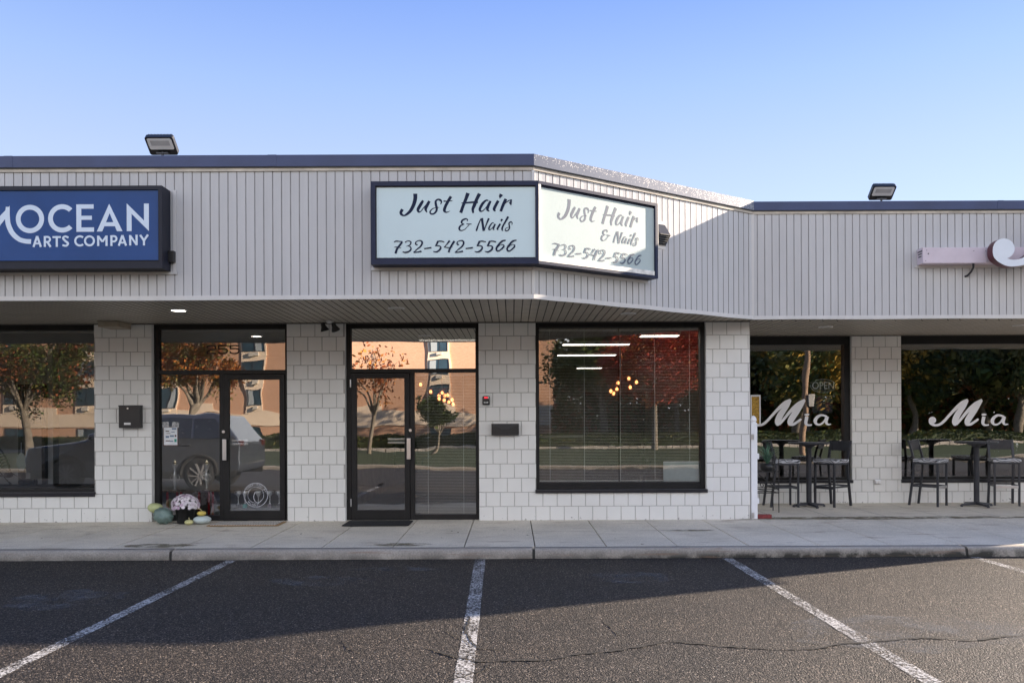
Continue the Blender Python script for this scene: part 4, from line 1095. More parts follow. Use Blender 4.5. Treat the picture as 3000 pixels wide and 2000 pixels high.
# vent hood on the angled fascia
s_v = 1.985; s_v = 1.955; base = Vector((XC0, FD, 0))+dv*s_v
vt = thing('vent_hood', 'small dark louvred vent hood poking out beside the sunlit sign', 'vent', (base.x, base.y, 0))
def V(s, o, z): return dv*s+nv*o+Vector((0, 0, z))
zt_, zb_ = pz(1945, 655, 10.4), pz(1945, 722, 10.4); zm = (zt_*.45+zb_*.55)
m = MB(); a = [V(-.09, 0, zt_), V(.09, 0, zt_), V(.09, .11, zm), V(-.09, .11, zm), V(-.09, 0, zb_), V(.09, 0, zb_)]
m.add(a, [(0, 1, 2, 3), (0, 3, 4), (1, 5, 2)]); m.obj('hood', M_dgrey, vt)
m = MB()
for k in range(6):
    u = k/6; p0 = V(-.09, .11, zm).lerp(V(-.09, 0, zb_), u); p1 = V(.09, .11, zm).lerp(V(.09, 0, zb_), u)
    m.bar(p0, p1, .006, .012)
m.add([V(-.09, .095, zm), V(.09, .095, zm), V(.09, 0, zb_+.01), V(-.09, 0, zb_+.01)], [(0, 1, 2, 3)])
m.obj('louvre', M_black, vt)
m = MB(); v = [V(s, o, z) for z in (zb_-.03, zt_+.03) for o in (0, .006) for s in (-.10, .10)]
m.add(v, [(0, 2, 3, 1), (4, 5, 7, 6), (0, 1, 5, 4), (2, 6, 7, 3), (0, 4, 6, 2), (1, 3, 7, 5)]); m.obj('mounting_plate', M_trim, vt)

# ------------------------------------------------------------------ soffit fittings
def downlight(x, y, lit, label):
    D = (CAMZ-ZS)*F/((y-1230)+(x-1500)*ROLL); t = thing('downlight', label, 'downlight', (px(x, D), D, ZS), 0, 'round downlights in the soffit')
    m = MB(); m.lathe([(.105, 0), (.105, -.008), (.085, -.010)], n=28, cap=False); m.obj('trim_ring', M_white, t)
    m = MB(); m.lathe([(.086, -.0095), (.0, -.0096)], n=28)
    m.obj('lens', emis('lit_lens', (1, .93, .8), 3.0) if lit else simple('unlit_lens', (.45, .42, .38), .5), t)
downlight(525, 908, True, 'lit round downlight in the soffit above the arts studio entrance')
downlight(1163, 902, False, 'unlit round downlight in the soffit above the salon entrance')
downlight(1842, 918, False, 'unlit round downlight in the soffit above the window with blinds')
downlight(2420, 957, False, 'unlit round downlight in the soffit above the first bistro table')
downlight(2990, 953, False, 'unlit round downlight in the soffit above the rightmost window')
bx = thing('soffit_box', 'flat beige box fixed under the soffit against the wall', 'box', (px(336, 11.5), 11.5, ZS))
m = MB(); m.rbox(-.145, .145, -.17, .2, -.085, -.015, .006); m.obj('housing', simple('beige_metal', (.34, .29, .22), .6), bx)
m = MB(); m.rbox(-.155, .155, -.18, .2, -.015, -.001, .003); m.obj('cover_lip', simple('beige_dark', (.24, .21, .16), .6), bx)
fl = thing('security_light', 'twin headed black security lamp under the soffit', 'lamp', (px(968, 11.52), 11.52, ZS))
m = MB(); m.lathe([(.055, 0), (.055, -.02), (.03, -.035)], n=20); m.obj('mounting_plate', M_white, fl)
for sx_, tl in ((-1, 0.25), (1, .5)):
    Mx = Matrix.Translation((sx_*.075-.01, -.02, -.075)) @ Matrix.Rotation(tl, 4, 'X') @ Matrix.Rotation(-.25, 4, 'Y')
    m = MB(); prof = [(.02, .055), (.03, .03), (.034, .0), (.058, -.05), (.062, -.062)]
    t0 = MB(); t0.lathe(prof, n=20); m.add([Mx @ Vector(v) for v in t0.v], t0.f, True)
    m.tube([(0, 0, -.03), (sx_*.05, -.01, -.03), Mx @ Vector((0, 0, .05))], .012, 8)
    m.obj('lamp_head', M_black, fl)
    m = MB(); t0 = MB(); t0.lathe([(.056, -.058), (0, -.052)], n=20); m.add([Mx @ Vector(v) for v in t0.v], t0.f, True); m.obj('lens', M_lens, fl)

# ------------------------------------------------------------------ wall fittings
mb1 = thing('mailbox', 'tall black wall mailbox with key lock and name plate', 'mailbox', (px(388, WD), WD, pz(388, 1220, WD)))
hw, hh = 30.5/204.8, 33/204.8
m = MB(); m.rbox(-hw, hw, -.10, -.001, -hh, hh-.012, .004); m.obj('body', M_black, mb1)
m = MB(); m.rbox(-hw-.004, hw+.004, -.108, -.001, hh-.012, hh, .003); m.obj('lid', M_black, mb1)
m = MB(); m.tube([(-.02, -.106, hh-.045), (-.02, -.098, hh-.045)], .012, 14); m.obj('lock', M_chrome, mb1)
m = MB(); m.rbox(-.072, .022, -.104, -.099, -hh+.045, -hh+.075, .002); m.obj('name_plate', M_white, mb1)
mb2 = thing('mailbox', 'wide black envelope shaped wall mailbox beside the window with blinds', 'mailbox', (px(1480, WD), WD, pz(1480, 1257, WD)))
hw, hh = 40/204.8, 16.5/204.8
m = MB(); m.rbox(-hw, hw, -.09, -.001, -hh, hh, .006); m.obj('body', M_black, mb2)
m = MB(); a = [(-hw, hh), (hw, hh), (hw*.9, hh*.6), (hw*.4, hh*.28), (hw*.25, 0), (-hw*.25, 0), (-hw*.4, hh*.28), (-hw*.9, hh*.6)]
m.prism(a, -.098, -.0905); m.obj('flap', simple('mailbox_flap', (.022, .023, .026), .45), mb2)
kb = thing('entry_keypad', 'small black key safe with red window on block wall', 'key safe', (px(1424.5, WD), WD, pz(1424, 1173, WD)))
m = MB(); m.rbox(-.052, .052, -.045, -.001, -.064, .064, .014); m.obj('housing', M_black, kb)
m = MB(); m.rbox(-.028, .026, -.049, -.044, .030, .052, .003); m.obj('indicator_window', emis('red_window', (.8, .03, .05), .35), kb)
m = MB(); m.rbox(.028, .040, -.049, -.044, .028, .054, .003); m.obj('button', M_white, kb)
m = MB()
for k in range(6): m.box(-.031+k*.0105, -.023+k*.0105, -.0465, -.0452, -.036, -.022+(.004 if k in (0, 4, 5) else 0))
m.obj('label_print', M_white, kb)
ob = thing('outlet_box', 'small grey outdoor socket box low on block wall', 'socket', (px(2568, WR), WR, pz(2568, 1410, WR)))
m = MB(); m.rbox(-.055, .055, -.05, -.001, -.033, .033, .006); m.obj('housing', M_chrome, ob)
m = MB(); m.rbox(-.045, .0, -.056, -.051, -.024, .024, .004); m.rbox(.004, .045, -.056, -.051, -.024, .024, .004); m.obj('cover', M_white, ob)

# 255 on the transom
def digits255():
    s = []
    two = ribbon([(0, 12, 9), (8, 3, 9), (35, 0, 9), (52, 4, 9), (56, 14, 9), (50, 24, 9), (12, 34, 9), (2, 46, 9)])+ribbon([(0, 51, 9), (58, 51, 9)], False)
    five = ribbon([(58, 0, 9), (4, 0, 9)], False)+ribbon([(4, -4, 9), (4, 24, 9)], False)+ribbon([(2, 21, 9), (40, 20, 9), (56, 26, 9), (57, 40, 9), (44, 51, 9), (14, 51, 9), (2, 42, 9)])
    return two+sh(five, 72)+sh(five, 146)
o = write([(q[0],)+tuple([(607+a[0]/2.24*1.03, 1012+a[1]/2.24) for a in l] for l in q[1:]) for q in digits255()], lambda x, y, i: Vector((px(x, GY), GY-.002-.00008*i, pz(x, y, GY))), 'address_number', simple('dark_decal', (.012, .010, .010), .6))
tag(o, 'dark house number 255 stuck on the transom glass', 'number')

# round studio logo on door glass
LY = FY0+.018
def arc_text(txt, cx, cz, r, a_mid, size, flip=False, spread=None):
    out = []
    for i, ch in enumerate(txt):
        if ch == ' ': continue
        a = a_mid-(i-(len(txt)-1)/2)*spread*(-1 if flip else 1)
        cu = bpy.data.curves.new('t', 'FONT'); cu.body = ch; cu.size = size; cu.align_x = 'CENTER'; cu.resolution_u = 2
        ob_ = bpy.data.objects.new('t', cu); COL.objects.link(ob_); bpy.context.view_layer.update()
        me = bpy.data.meshes.new_from_object(ob_); rot = R(a-90) if not flip else R(a+90)
        vs = []
        for v in me.vertices:
            x, y = v.co.x, v.co.y-(size*.35)
            X = x*math.cos(rot)-y*math.sin(rot); Y = x*math.sin(rot)+y*math.cos(rot)
            vs.append(Vector((cx+r*math.cos(R(a))+X, LY-.0015, cz+r*math.sin(R(a))+Y)))
        out.append((vs, [list(p.vertices) for p in me.polygons]))
        bpy.data.objects.remove(ob_); bpy.data.curves.remove(cu); bpy.data.meshes.remove(me)
    return out
lcx, lcz = px(748.5, LY), pz(748.5, 1449, LY)
lg = thing('door_logo', 'round pale logo lettered INSPIRED BY on the studio door glass', 'logo', (0, 0, 0))
M_logo = simple('etched_decal', (.62, .64, .70), .5)
m = MB()
for vs, fs in arc_text('INSPIRED BY', lcx, lcz, .148, 82, .042, False, 12.5)+arc_text('WINNI', lcx, lcz, .145, -108, .040, True, 13): m.add(vs, fs)
m.obj('lettering', M_logo, lg)
sh_ = ring(0, 0, .172, .172, .006)+ring(0, 0, .115, .115, .004)+ribbon([(-.09, -.02, .007), (-.04, -.06, .007), (.0, 0, .007), (.05, .06, .007), (.09, .0, .007)])
sh2 = [(q[0],)+tuple([(a[0], a[1]) for a in l] for l in q[1:]) for q in ring(0, 0, .172, .172, .006)+ring(0, 0, .115, .115, .004)+ring(.03, .03, .06, .08, .006, 120, 330)]
m = MB()
for i, q in enumerate(sh2):
    L, Rr = q[1], q[2]; n = len(L); vs = [Vector((lcx+a[0], LY-.0012-.0001*i, lcz-a[1])) for a in L+Rr]; m.add(vs, [(j, j+1, n+j+1, n+j) for j in range(n-1)])
m.obj('ring', M_logo, lg)

# poster on studio sidelight
pc = P(500, 1270, GY); po = thing('poster', 'white flyer with small pictures taped to the studio sidelight', 'poster', (pc.x, GY-.004, pc.z))
hw, hh = 20/204.0, 34/204.0
m = MB(); m.box(-hw-.01, hw+.01, -.001, 0, -hh-.008, hh-.07); m.obj('backing', simple('orange_black_card', (.10, .045, .035), .7, var=.7, scale=30), po)
m = MB(); m.box(-hw, hw, -.003, -.0012, -hh+.004, hh-.075); m.obj('sheet', simple('paper', (.70, .72, .75), .6), po)
m = MB()
for (a, b, c, d, k) in ((.02, .085, .06, .085, 1), (-.07, -.02, .03, .045, 0), (-.07, -.02, -.06, -.03, 1), (-.01, .05, -.045, -.02, 1), (.06, .085, -.045, -.015, 0), (-.07, -.01, -.11, -.095, 0), (.055, .088, -.12, -.075, 2), (-.01, .04, -.115, -.10, 1), (-.06, .0, .0, .008, 0), (.01, .06, .02, .03, 1)):
    m.cur = k; m.box(a, b, -.0038, -.0031, c, d)
m.obj('print', [simple('print_a', (.12, .08, .08), .6), simple('print_b', (.14, .20, .30), .6), simple('print_c', (.03, .28, .22), .6)], po)
m = MB(); m.box(-hw-.012, -.012, -.003, -.001, hh-.066, hh+.01, Matrix.Rotation(-.08, 4, 'Y')); m.box(.01, hw+.012, -.003, -.001, hh-.066, hh+.01, Matrix.Rotation(.1, 4, 'Y')); m.obj('photo', simple('photo_print', (.35, .35, .36), .5, var=.9, scale=40), po)

# OPEN sign and hours panel inside restaurant window
OY = GR+.05
M_neon = simple('unlit_neon', (.70, .71, .74), .4); M_panel = simple('sign_panel', (.02, .022, .035), .4)
oc = P(2412, 1130, OY); op = thing('open_sign', 'unlit grey oval OPEN sign hanging inside the restaurant window', 'sign', (oc.x, OY, oc.z))
m = MB(); m.add([(.235*math.cos(2*PI*i/40), .012, .125*math.sin(2*PI*i/40)) for i in range(40)], [tuple(range(40))]); m.obj('panel', M_panel, op)
m = MB()
for (rx, rz, a0, a1) in ((.215, .115, -10, 130), (.215, .115, 170, 300)):
    m.tube([(rx*math.cos(R(a0+(a1-a0)*i/30)), 0, rz*math.sin(R(a0+(a1-a0)*i/30))) for i in range(31)], .0035, 6)
m.obj('oval_tube', M_neon, op)
def text_mesh(body, size, name, mat, parent, loc, depth=.004):
    cu = bpy.data.curves.new('t', 'FONT'); cu.body = body; cu.size = size; cu.align_x = 'CENTER'; cu.align_y = 'CENTER'; cu.extrude = depth
    ob_ = bpy.data.objects.new('t', cu); COL.objects.link(ob_); bpy.context.view_layer.update()
    me = bpy.data.meshes.new_from_object(ob_); bpy.data.objects.remove(ob_); bpy.data.curves.remove(cu)
    me.transform(Matrix.Rotation(R(90), 4, 'X')); me.name = name; me.materials.clear(); me.materials.append(mat)
    o = bpy.data.objects.new(name, me); COL.objects.link(o); o.parent = parent; o.location = loc; return o
t_ = text_mesh('OPEN', .165, 'lettering', M_neon, op, (0, -.004, 0)); t_.scale = (.9, 1, 1.05)
hc = P(2410, 1182, OY); hp = thing('hours_sign', 'dark opening hours panel with faint red rows under the OPEN sign', 'sign', (hc.x, OY, hc.z))
m = MB(); m.box(-.18, .17, .0, .01, -.16, .145); m.obj('panel', M_panel, hp)
m = MB()
for c_ in (-.09, .055):
    for k in range(9): m.box(c_, c_+random.uniform(.055, .075), -.003, -.001, .10-k*.027, .112-k*.027)
m.obj('print', simple('red_print', (.20, .055, .07), .6), hp)

# framed panel behind the post, reflection of a yellow tree put into its colour
fc = P(2213, 1198, WR-.02)
fp = thing('framed_panel', 'narrow white framed glass panel of yellow leaves behind the white post', 'panel', (fc.x, WR-.02, fc.z))
m = MB(); frame_bars(m, -.085, .085, -.27, .24, -.02, .0, .02, .022, .02, .03); m.obj('frame', M_vinyl, fp)
m = MB(); m.box(-.065, .063, -.008, -.002, -.25, .21); m.obj('painted_reflection', simple('yellow_reflection', (.45, .26, .03), .6, var=.7, scale=45), fp)

# ------------------------------------------------------------------ white post with brackets, red block, wire stand, grass
ps = thing('fence_post', 'white vinyl fence post with rounded cap at the wall corner', 'post', (XW+.052, WD+.03, .13))
m = MB(); zt_ = pz(2207, 1240, WD)-.13
m.rbox(-.044, .044, -.044, .044, 0, zt_, .004); m.obj('shaft', M_vinyl, ps)
m = MB(); m.lathe([(.050, 0), (.050, .012), (.036, .018), (.036, .03), (.047, .036), (.047, .055), (.040, .08), (.022, .105), (.0, .115)], (0, 0, zt_), n=20); m.obj('cap', M_vinyl, ps)
for zz in (pz(2200, 1279, WD)-.13, .055):
    m = MB(); m.rbox(-.046, -.004, -.049, -.0445, zz-.04, zz+.04, .002); m.tube([(-.022, -.053, zz), (-.022, -.049, zz)], .006, 8); m.obj('bracket', M_chrome, ps)
for zz in (pz(2200, 1336, WD)-.13, pz(2200, 1467, WD)-.13):
    m = MB(); m.rbox(.0445, .075, -.025, .03, zz-.04, zz+.04, .003); m.obj('rail_stub', M_vinyl, ps)
rbk = MB(); rbk.rbox(0, .205, 0, .09, 0, .055, .006)
o = rbk.obj('brick', simple('red_block', (.20, .035, .035), .8, var=.3, scale=20), None, (XW+.105, WD+.02, .134)); tag(o, 'single red brick lying at the foot of the white post', 'brick')
st = thing('plant_stand', 'black scrolled wire plant stand behind the white post', 'stand', (4.06, 12.6, .134))
m = MB()
for (x, y) in ((-.34, -.12), (.0, -.12), (-.34, .16), (.0, .16)): m.tube([(x, y, 0), (x, y, .82)], .007, 8)
m.obj('leg', M_black, st)
m = MB()
for z in (.30, .36, .46, .62): m.tube([(-.34, -.12, z), (.0, -.12, z), (.0, .16, z), (-.34, .16, z), (-.34, -.12, z)], .006, 6)
m.tube([(-.3, -.12, .58), (-.0, -.12, .34)], .006, 6); m.tube([(-.34, -.12, .36), (-.0, -.12, .30)], .005, 6)
m.obj('rail', M_black, st)
m = MB(); m.tube([(-.25+.045*math.cos(a/3)*(1-a/30), -.12, .42+.045*math.sin(a/3)*(1-a/30)) for a in range(24)], .006, 6); m.obj('scroll', M_black, st)
gp = thing('spiky_grass_plant', 'potted spiky green grass plant on the wire stand', 'plant', (3.93, 12.62, .134+.62))
m = MB(); m.lathe([(.07, 0), (.1, .02), (.115, .12), (.108, .12)], n=20); m.obj('pot', M_black, gp)
m = MB(); rr = random.Random(5)
for k in range(70):
    a = rr.uniform(0, 2*PI); l = rr.uniform(.2, .42); b = rr.uniform(.1, .33); w0 = .006
    pts = [Vector((0, 0, .1)), Vector((b*.35*math.cos(a), b*.35*math.sin(a), .1+l*.6)), Vector((b*math.cos(a), b*math.sin(a), .1+l*rr.uniform(.5, .95)))]
    n_ = Vector((-math.sin(a), math.cos(a), 0))*w0
    m.add([pts[0]-n_, pts[0]+n_, pts[1]+n_, pts[1]-n_, pts[2]], [(0, 1, 2, 3), (3, 2, 4)])
m.obj('blades', simple('blue_green_blade', (.09, .19, .13), .5, var=.4), gp)

# ------------------------------------------------------------------ bistro tables and stools
def bistro(x, y, label, first=None):
    if first: 
        t = copy_tree(first); t.location = (x, y, .135); t['label'] = label; return t
    t = thing('bistro_table', label, 'table', (x, y, .135), 0, 'tall bistro tables outside the restaurant')
    m = MB(); m.lathe([(.30, 1.015), (.315, 1.022), (.318, 1.038), (.312, 1.046), (0, 1.048)], n=40); m.lathe([(0, 1.014), (.30, 1.015)], n=40); m.obj('tabletop', M_dgrey, t)
    m = MB(); m.lathe([(.042, .05), (.042, .94), (.06, .97), (.13, 1.0), (.14, 1.013)], n=24); m.obj('column', M_dgrey, t)
    m = MB()
    for a in (8, 98, 188, 278):
        Mx = Matrix.Rotation(R(a), 4, 'Z')
        v = [Mx @ Vector(p) for p in ((.0, -.032, .03), (.0, .032, .03), (.28, .022, .012), (.28, -.022, .012), (.0, -.032, .075), (.0, .032, .075), (.25, .02, .045), (.25, -.02, .045))]
        m.add(v, [(0, 1, 2, 3), (4, 7, 6, 5), (0, 4, 5, 1), (1, 5, 6, 2), (2, 6, 7, 3), (3, 7, 4, 0)])
        m.tube([Mx @ Vector((.262, 0, 0)), Mx @ Vector((.262, 0, .03))], .02, 10)
    m.obj('cross_base', M_dgrey, t)
    return t
tA = bistro(px(2369, 13.28), 13.28, 'tall round dark bistro table under the OPEN sign window')
tB = bistro(px(2860, 13.25), 13.25, 'tall round dark bistro table under the rightmost window', tA)
def stool(x, y, fx, fy, label, foot_mat=None, first=None):
    rz = math.atan2(fy, fx)
    if first:
        t = copy_tree(first); t.location = (x, y, .135); t.rotation_euler = (0, 0, rz); t['label'] = label
        return t
    t = thing('bar_stool', label, 'bar stool', (x, y, .135), rz, 'metal bar stools at the bistro tables')
    w = .175; fr, bk = .185, -.185      # +x is the front
    for s in (-1, 1):
        m = MB(); m.bar((fr, s*w, 0), (fr, s*w, .70), .030); m.obj('front_leg', M_dgrey, t)
        m = MB(); pts = [(bk-.075, s*(w+.005), 0), (bk-.045, s*w, .25), (bk-.01, s*w, .50), (bk, s*w, .70), (bk-.012, s*w, .80), (bk-.05, s*w, .95), (bk-.085, s*w, 1.06)]
        sm = catmull([(p[0], p[1], p[2]) for p in pts], 3)
        for a, b in zip(sm[:-1], sm[1:]): m.bar(a, Vector(b)+(Vector(b)-Vector(a))*.08, .030, .036)
        m.obj('rear_leg', M_dgrey, t)
    m = MB(); m.bar((fr, -w, .69), (fr, w, .69), .025); m.bar((bk, -w, .69), (bk, w, .69), .025); m.bar((bk, -w, .69), (fr, -w, .69), .025); m.bar((bk, w, .69), (fr, w, .69), .025); m.obj('seat_frame', M_dgrey, t)
    m = MB(); m.rbox(bk-.01, fr+.035, -w-.03, w+.03, .705, .765, .022); m.obj('seat', M_seat, t)
    m = MB(); m.bar((bk-.082, -w, 1.045), (bk-.082, w, 1.045), .02, .03); m.box(bk-.062, bk-.050, -w+.012, w-.012, .90, 1.035, Matrix.Rotation(0, 4, 'Y')); m.obj('back_panel', M_dgrey, t)
    m = MB(); m.bar((bk-.04, -w, .32), (fr, -w, .32), .012, .03); m.bar((bk-.04, w, .32), (fr, w, .32), .012, .03); m.bar((bk-.04, -w, .33), (bk-.04, w, .33), .012, .025); m.obj('stretcher', M_dgrey, t)
    m = MB(); m.rbox(fr-.012, fr+.018, -w+.015, w-.015, .285, .33, .003); m.obj('footrest', foot_mat or M_dgrey, t)
    return t
sA_ = stool(4.42, 13.38, 1, .03, 'bar stool seen side on, left of the first bistro table, nearest the white post')
sB_ = stool(5.22, 13.40, -.82, -.57, 'bar stool on the right of the first bistro table, turned towards the kerb', first=sA_)
sC_ = stool(6.84, 13.41, .66, -.75, 'bar stool on the left of the second bistro table with a bright footrest', foot_mat=M_chrome)
sD_ = stool(8.08, 13.46, -.32, -.95, 'bar stool at the right frame edge beyond the second bistro table', first=sC_)

# ------------------------------------------------------------------ mats
mt = thing('doormat', 'pale woven doormat with tan border before the studio door', 'doormat', (px(640, 11.35), 11.35, .1285))
mx0, mx1, my0, my1 = px(603, 11.17), px(812, 11.17), 11.17, 11.62
mt.location = ((mx0+mx1)/2, (my0+my1)/2, .1325)
hw, hd = (mx1-mx0)/2, (my1-my0)/2
m = MB(); m.rbox(-hw, hw, -hd, hd, 0, .010, .003); m.obj('border', simple('jute', (.32, .20, .09), .9, var=.2, scale=60), mt)
m = MB(); m.rbox(-hw+.03, hw-.03, -hd+.03, hd-.03, .0, .016, .003); m.obj('weave', mat_mat(), mt)
o = MB(); o.rbox(px(1000, 11.13), px(1196, 11.13), 11.12, 11.64, .1325, .144, .004); o = o.obj('doormat', M_blackmatte); tag(o, 'plain black rubber doormat before the salon door', 'doormat')

M_fleck = simple('dry_leaf', (.07, .045, .02), .8, var=.3)
lf = None
for k, (x_, y_) in enumerate(((1323, 1554), (1340, 1558), (1295, 1573), (1475, 1552), (1505, 1550), (1545, 1565), (880, 1562), (740, 1547), (950, 1580), (120, 1575), (1880, 1590), (2640, 1488), (2400, 1512), (1800, 1575))):
    D_ = ground_D(x_, y_, .128)
    if lf is None:
        m = MB(); m.add([(-.022, 0, .002), (-.006, .011, .006), (.014, .009, .003), (.026, 0, .007), (.012, -.010, .004), (-.008, -.009, .002)], [(0, 1, 5), (1, 2, 4, 5), (2, 3, 4)]); o = lf = m.obj('fallen_leaf', M_fleck)
    else: o = lf.copy(); COL.objects.link(o)
    o.location = (px(x_, D_), D_, (sw_z(D_) if D_ < 11.9 else .135)+.001); o.rotation_euler = (0, 0, k*1.3)
    tag(o, ('first', 'second', 'third', 'fourth', 'fifth', 'sixth', 'seventh', 'eighth', 'ninth', 'tenth', 'eleventh', 'twelfth', 'thirteenth', 'fourteenth')[[9, 7, 6, 8, 2, 0, 1, 3, 4, 5, 13, 10, 12, 11].index(k)]+' small dry brown leaf from the left on the pavement', 'leaf', 'dry leaves scattered on the pavement')
# reception furniture of the salon
sc_ = thing('reception_counter', 'dark reception counter deep inside the salon', 'counter', (1.2, 17.5, .134))
m = MB(); m.rbox(-.9, .9, -.3, .3, 0, 1.05, .01); m.obj('body', M_indark, sc_)
m = MB(); m.rbox(-.95, .95, -.35, .35, 1.05, 1.09, .008); m.obj('worktop', M_white, sc_)
for k, X_ in enumerate((-.2, 2.9)):
    mi_ = thing('styling_mirror', ['tall styling mirror on the back wall left of the blinds', 'tall styling mirror near the right salon wall'][k], 'mirror', (X_, 19.0, 1.0), 0, 'styling mirrors in the salon')
    m = MB(); m.rbox(-.4, .4, 0, .05, 0, 1.5, .01); m.obj('frame', M_black, mi_)
    m = MB(); m.box(-.36, .36, -.006, -.001, .04, 1.46); m.obj('mirror_glass', simple('mirror_silver', (.7, .7, .7), .05, metal=1, var=0), mi_)
# ------------------------------------------------------------------ pumpkins, squash, flowers
def pumpkin(name, label, c, rx, ry, rz, ribs, mat, depth=.08, stem=None, rot=None, grp='autumn gourds by the studio door'):
    t = thing(name, label, name.replace('_', ' '), c, 0, grp)
    m = MB(); n, k = 48, 18; vs = []
    Mx = rot or Matrix.Identity(4)
    for i in range(k+1):
        th = PI*i/k
        for j in range(n):
            a = 2*PI*j/n; rib = 1-depth*(abs(math.cos(a*ribs/2))**6) if ribs else 1
            dip = 1-.22*math.exp(-(th/.35)**2)
            vs.append(Mx @ Vector((rx*math.sin(th)*math.cos(a)*rib, ry*math.sin(th)*math.sin(a)*rib, rz*math.cos(th)*dip)))
    m.add(vs, [(i*n+j, (i+1)*n+j, (i+1)*n+(j+1) % n, i*n+(j+1) % n) for i in range(k) for j in range(n)], True)
    m.obj('flesh', mat, t)
    if stem:
        m = MB(); pts = [Mx @ Vector(p) for p in stem[0]]; m.tube(pts, stem[1], 8); m.obj('stem', simple('stem_'+name, (.40, .36, .20), .8), t)
    return t
def gp_(x, ybot, D): return Vector((px(x, D), D, .131))
k_ = 1/208.0
pumpkin('green_squash', 'big blue green ribbed squash lying on its side', (px(475.5, 11.45), 11.47, .131+.112), .145, .12, .115, 10, simple('green_squash_skin', (.13, .19, .17), .45, var=.5, scale=7), .11, rot=Matrix.Rotation(.35, 4, 'Y') @ Matrix.Rotation(1.2, 4, 'X'))
pumpkin('yellow_gourd', 'pale yellow green oval gourd resting above the blue green squash', (px(453, 11.55), 11.56, pz(453, 1487, 11.55)), .105, .09, .072, 0, simple('yellow_gourd_skin', (.46, .50, .24), .45, var=.12, scale=10), 0, rot=Matrix.Rotation(.1, 4, 'Y'))
pumpkin('mini_pumpkin', 'tiny cream yellow pumpkin with upright stem in front of the flower pot', (px(552.5, 11.37), 11.37, .131+.034), .059, .059, .036, 10, simple('cream_pumpkin_skin', (.58, .55, .26), .45, var=.1), .12, stem=([(0, 0, .022), (.003, 0, .045), (-.002, 0, .065)], [.010, .007, .008]))
pumpkin('white_pumpkin', 'flat bluish white pumpkin under a small yellow one', (px(591, 11.47), 11.47, .131+.056), .124, .11, .058, 14, simple('white_pumpkin_skin', (.52, .60, .60), .4, var=.08), .05)
pumpkin('yellow_pumpkin', 'small bright yellow pumpkin with curled stem sitting on the white one', (px(589.5, 11.47), 11.47, pz(589, 1503, 11.47)), .062, .06, .036, 12, simple('yellow_pumpkin_skin', (.60, .46, .10), .4, var=.12), .10, stem=([(0, 0, .025), (-.005, 0, .05), (-.03, 0, .066), (-.06, 0, .06)], [.008, .006, .006, .005]))
fx, fy = px(540, 11.52), 11.54
mm = thing('chrysanthemum_pot', 'white pink chrysanthemums in a black pot', 'potted flowers', (fx, fy, .131))
m = MB(); m.lathe([(.105, 0), (.135, .20), (.145, .20), (.145, .215), (.13, .215), (.12, .17)], n=28); m.obj('pot', M_black, mm)
m = MB(); rr = random.Random(9)
for k in range(300):
    u = rr.uniform(0, 2*PI); v = rr.uniform(.0, 1); th = math.acos(1-v*1.12); rad = rr.uniform(.9, 1.04)
    c = Vector((.19*math.sin(th)*math.cos(u)*rad, .17*math.sin(th)*math.sin(u)*rad, .235+.165*math.cos(th)*rad)); nrm = Vector((c.x, c.y, (c.z-.2))).normalized()
    q = nrm.to_track_quat('Z', 'Y').to_matrix().to_4x4(); m.cur = 0 if rr.random() < .78 else 1
    r0 = rr.uniform(.020, .028)
    for lay in range(2):
        npet = 9; rL = r0*(1-.35*lay); zz = .004*lay
        for p in range(npet):
            a = 2*PI*(p+.5*lay)/npet; d_ = .75*PI/npet
            vs = [Matrix.Translation(c) @ q @ Vector(w_) for w_ in ((0, 0, zz), (rL*.8*math.cos(a-d_), rL*.8*math.sin(a-d_), zz+.004), (rL*math.cos(a), rL*math.sin(a), zz+.002), (rL*.8*math.cos(a+d_), rL*.8*math.sin(a+d_), zz+.004))]
            m.add(vs, [(0, 1, 2, 3)])
m.obj('blossoms', [simple('white_petal', (.88, .82, .86), .6, var=.08), simple('pink_petal', (.66, .50, .62), .6, var=.15)], mm)
m = MB()
for k in range(260):
    u = rr.uniform(0, 2*PI); th = rr.uniform(.3, 1.75); rad = rr.uniform(.6, .93)
    c = Vector((.19*math.sin(th)*math.cos(u)*rad, .17*math.sin(th)*math.sin(u)*rad, .235+.16*math.cos(th)*rad))
    d1_ = Vector((rr.uniform(-1, 1), rr.uniform(-1, 1), rr.uniform(-1, 1))).normalized()*.022; d2_ = d1_.orthogonal().normalized()*.010
    m.add([c-d1_, c+d2_, c+d1_, c-d2_], [(0, 1, 2, 3)])
m.obj('leaves', simple('mum_leaf', (.045, .075, .03), .7), mm)

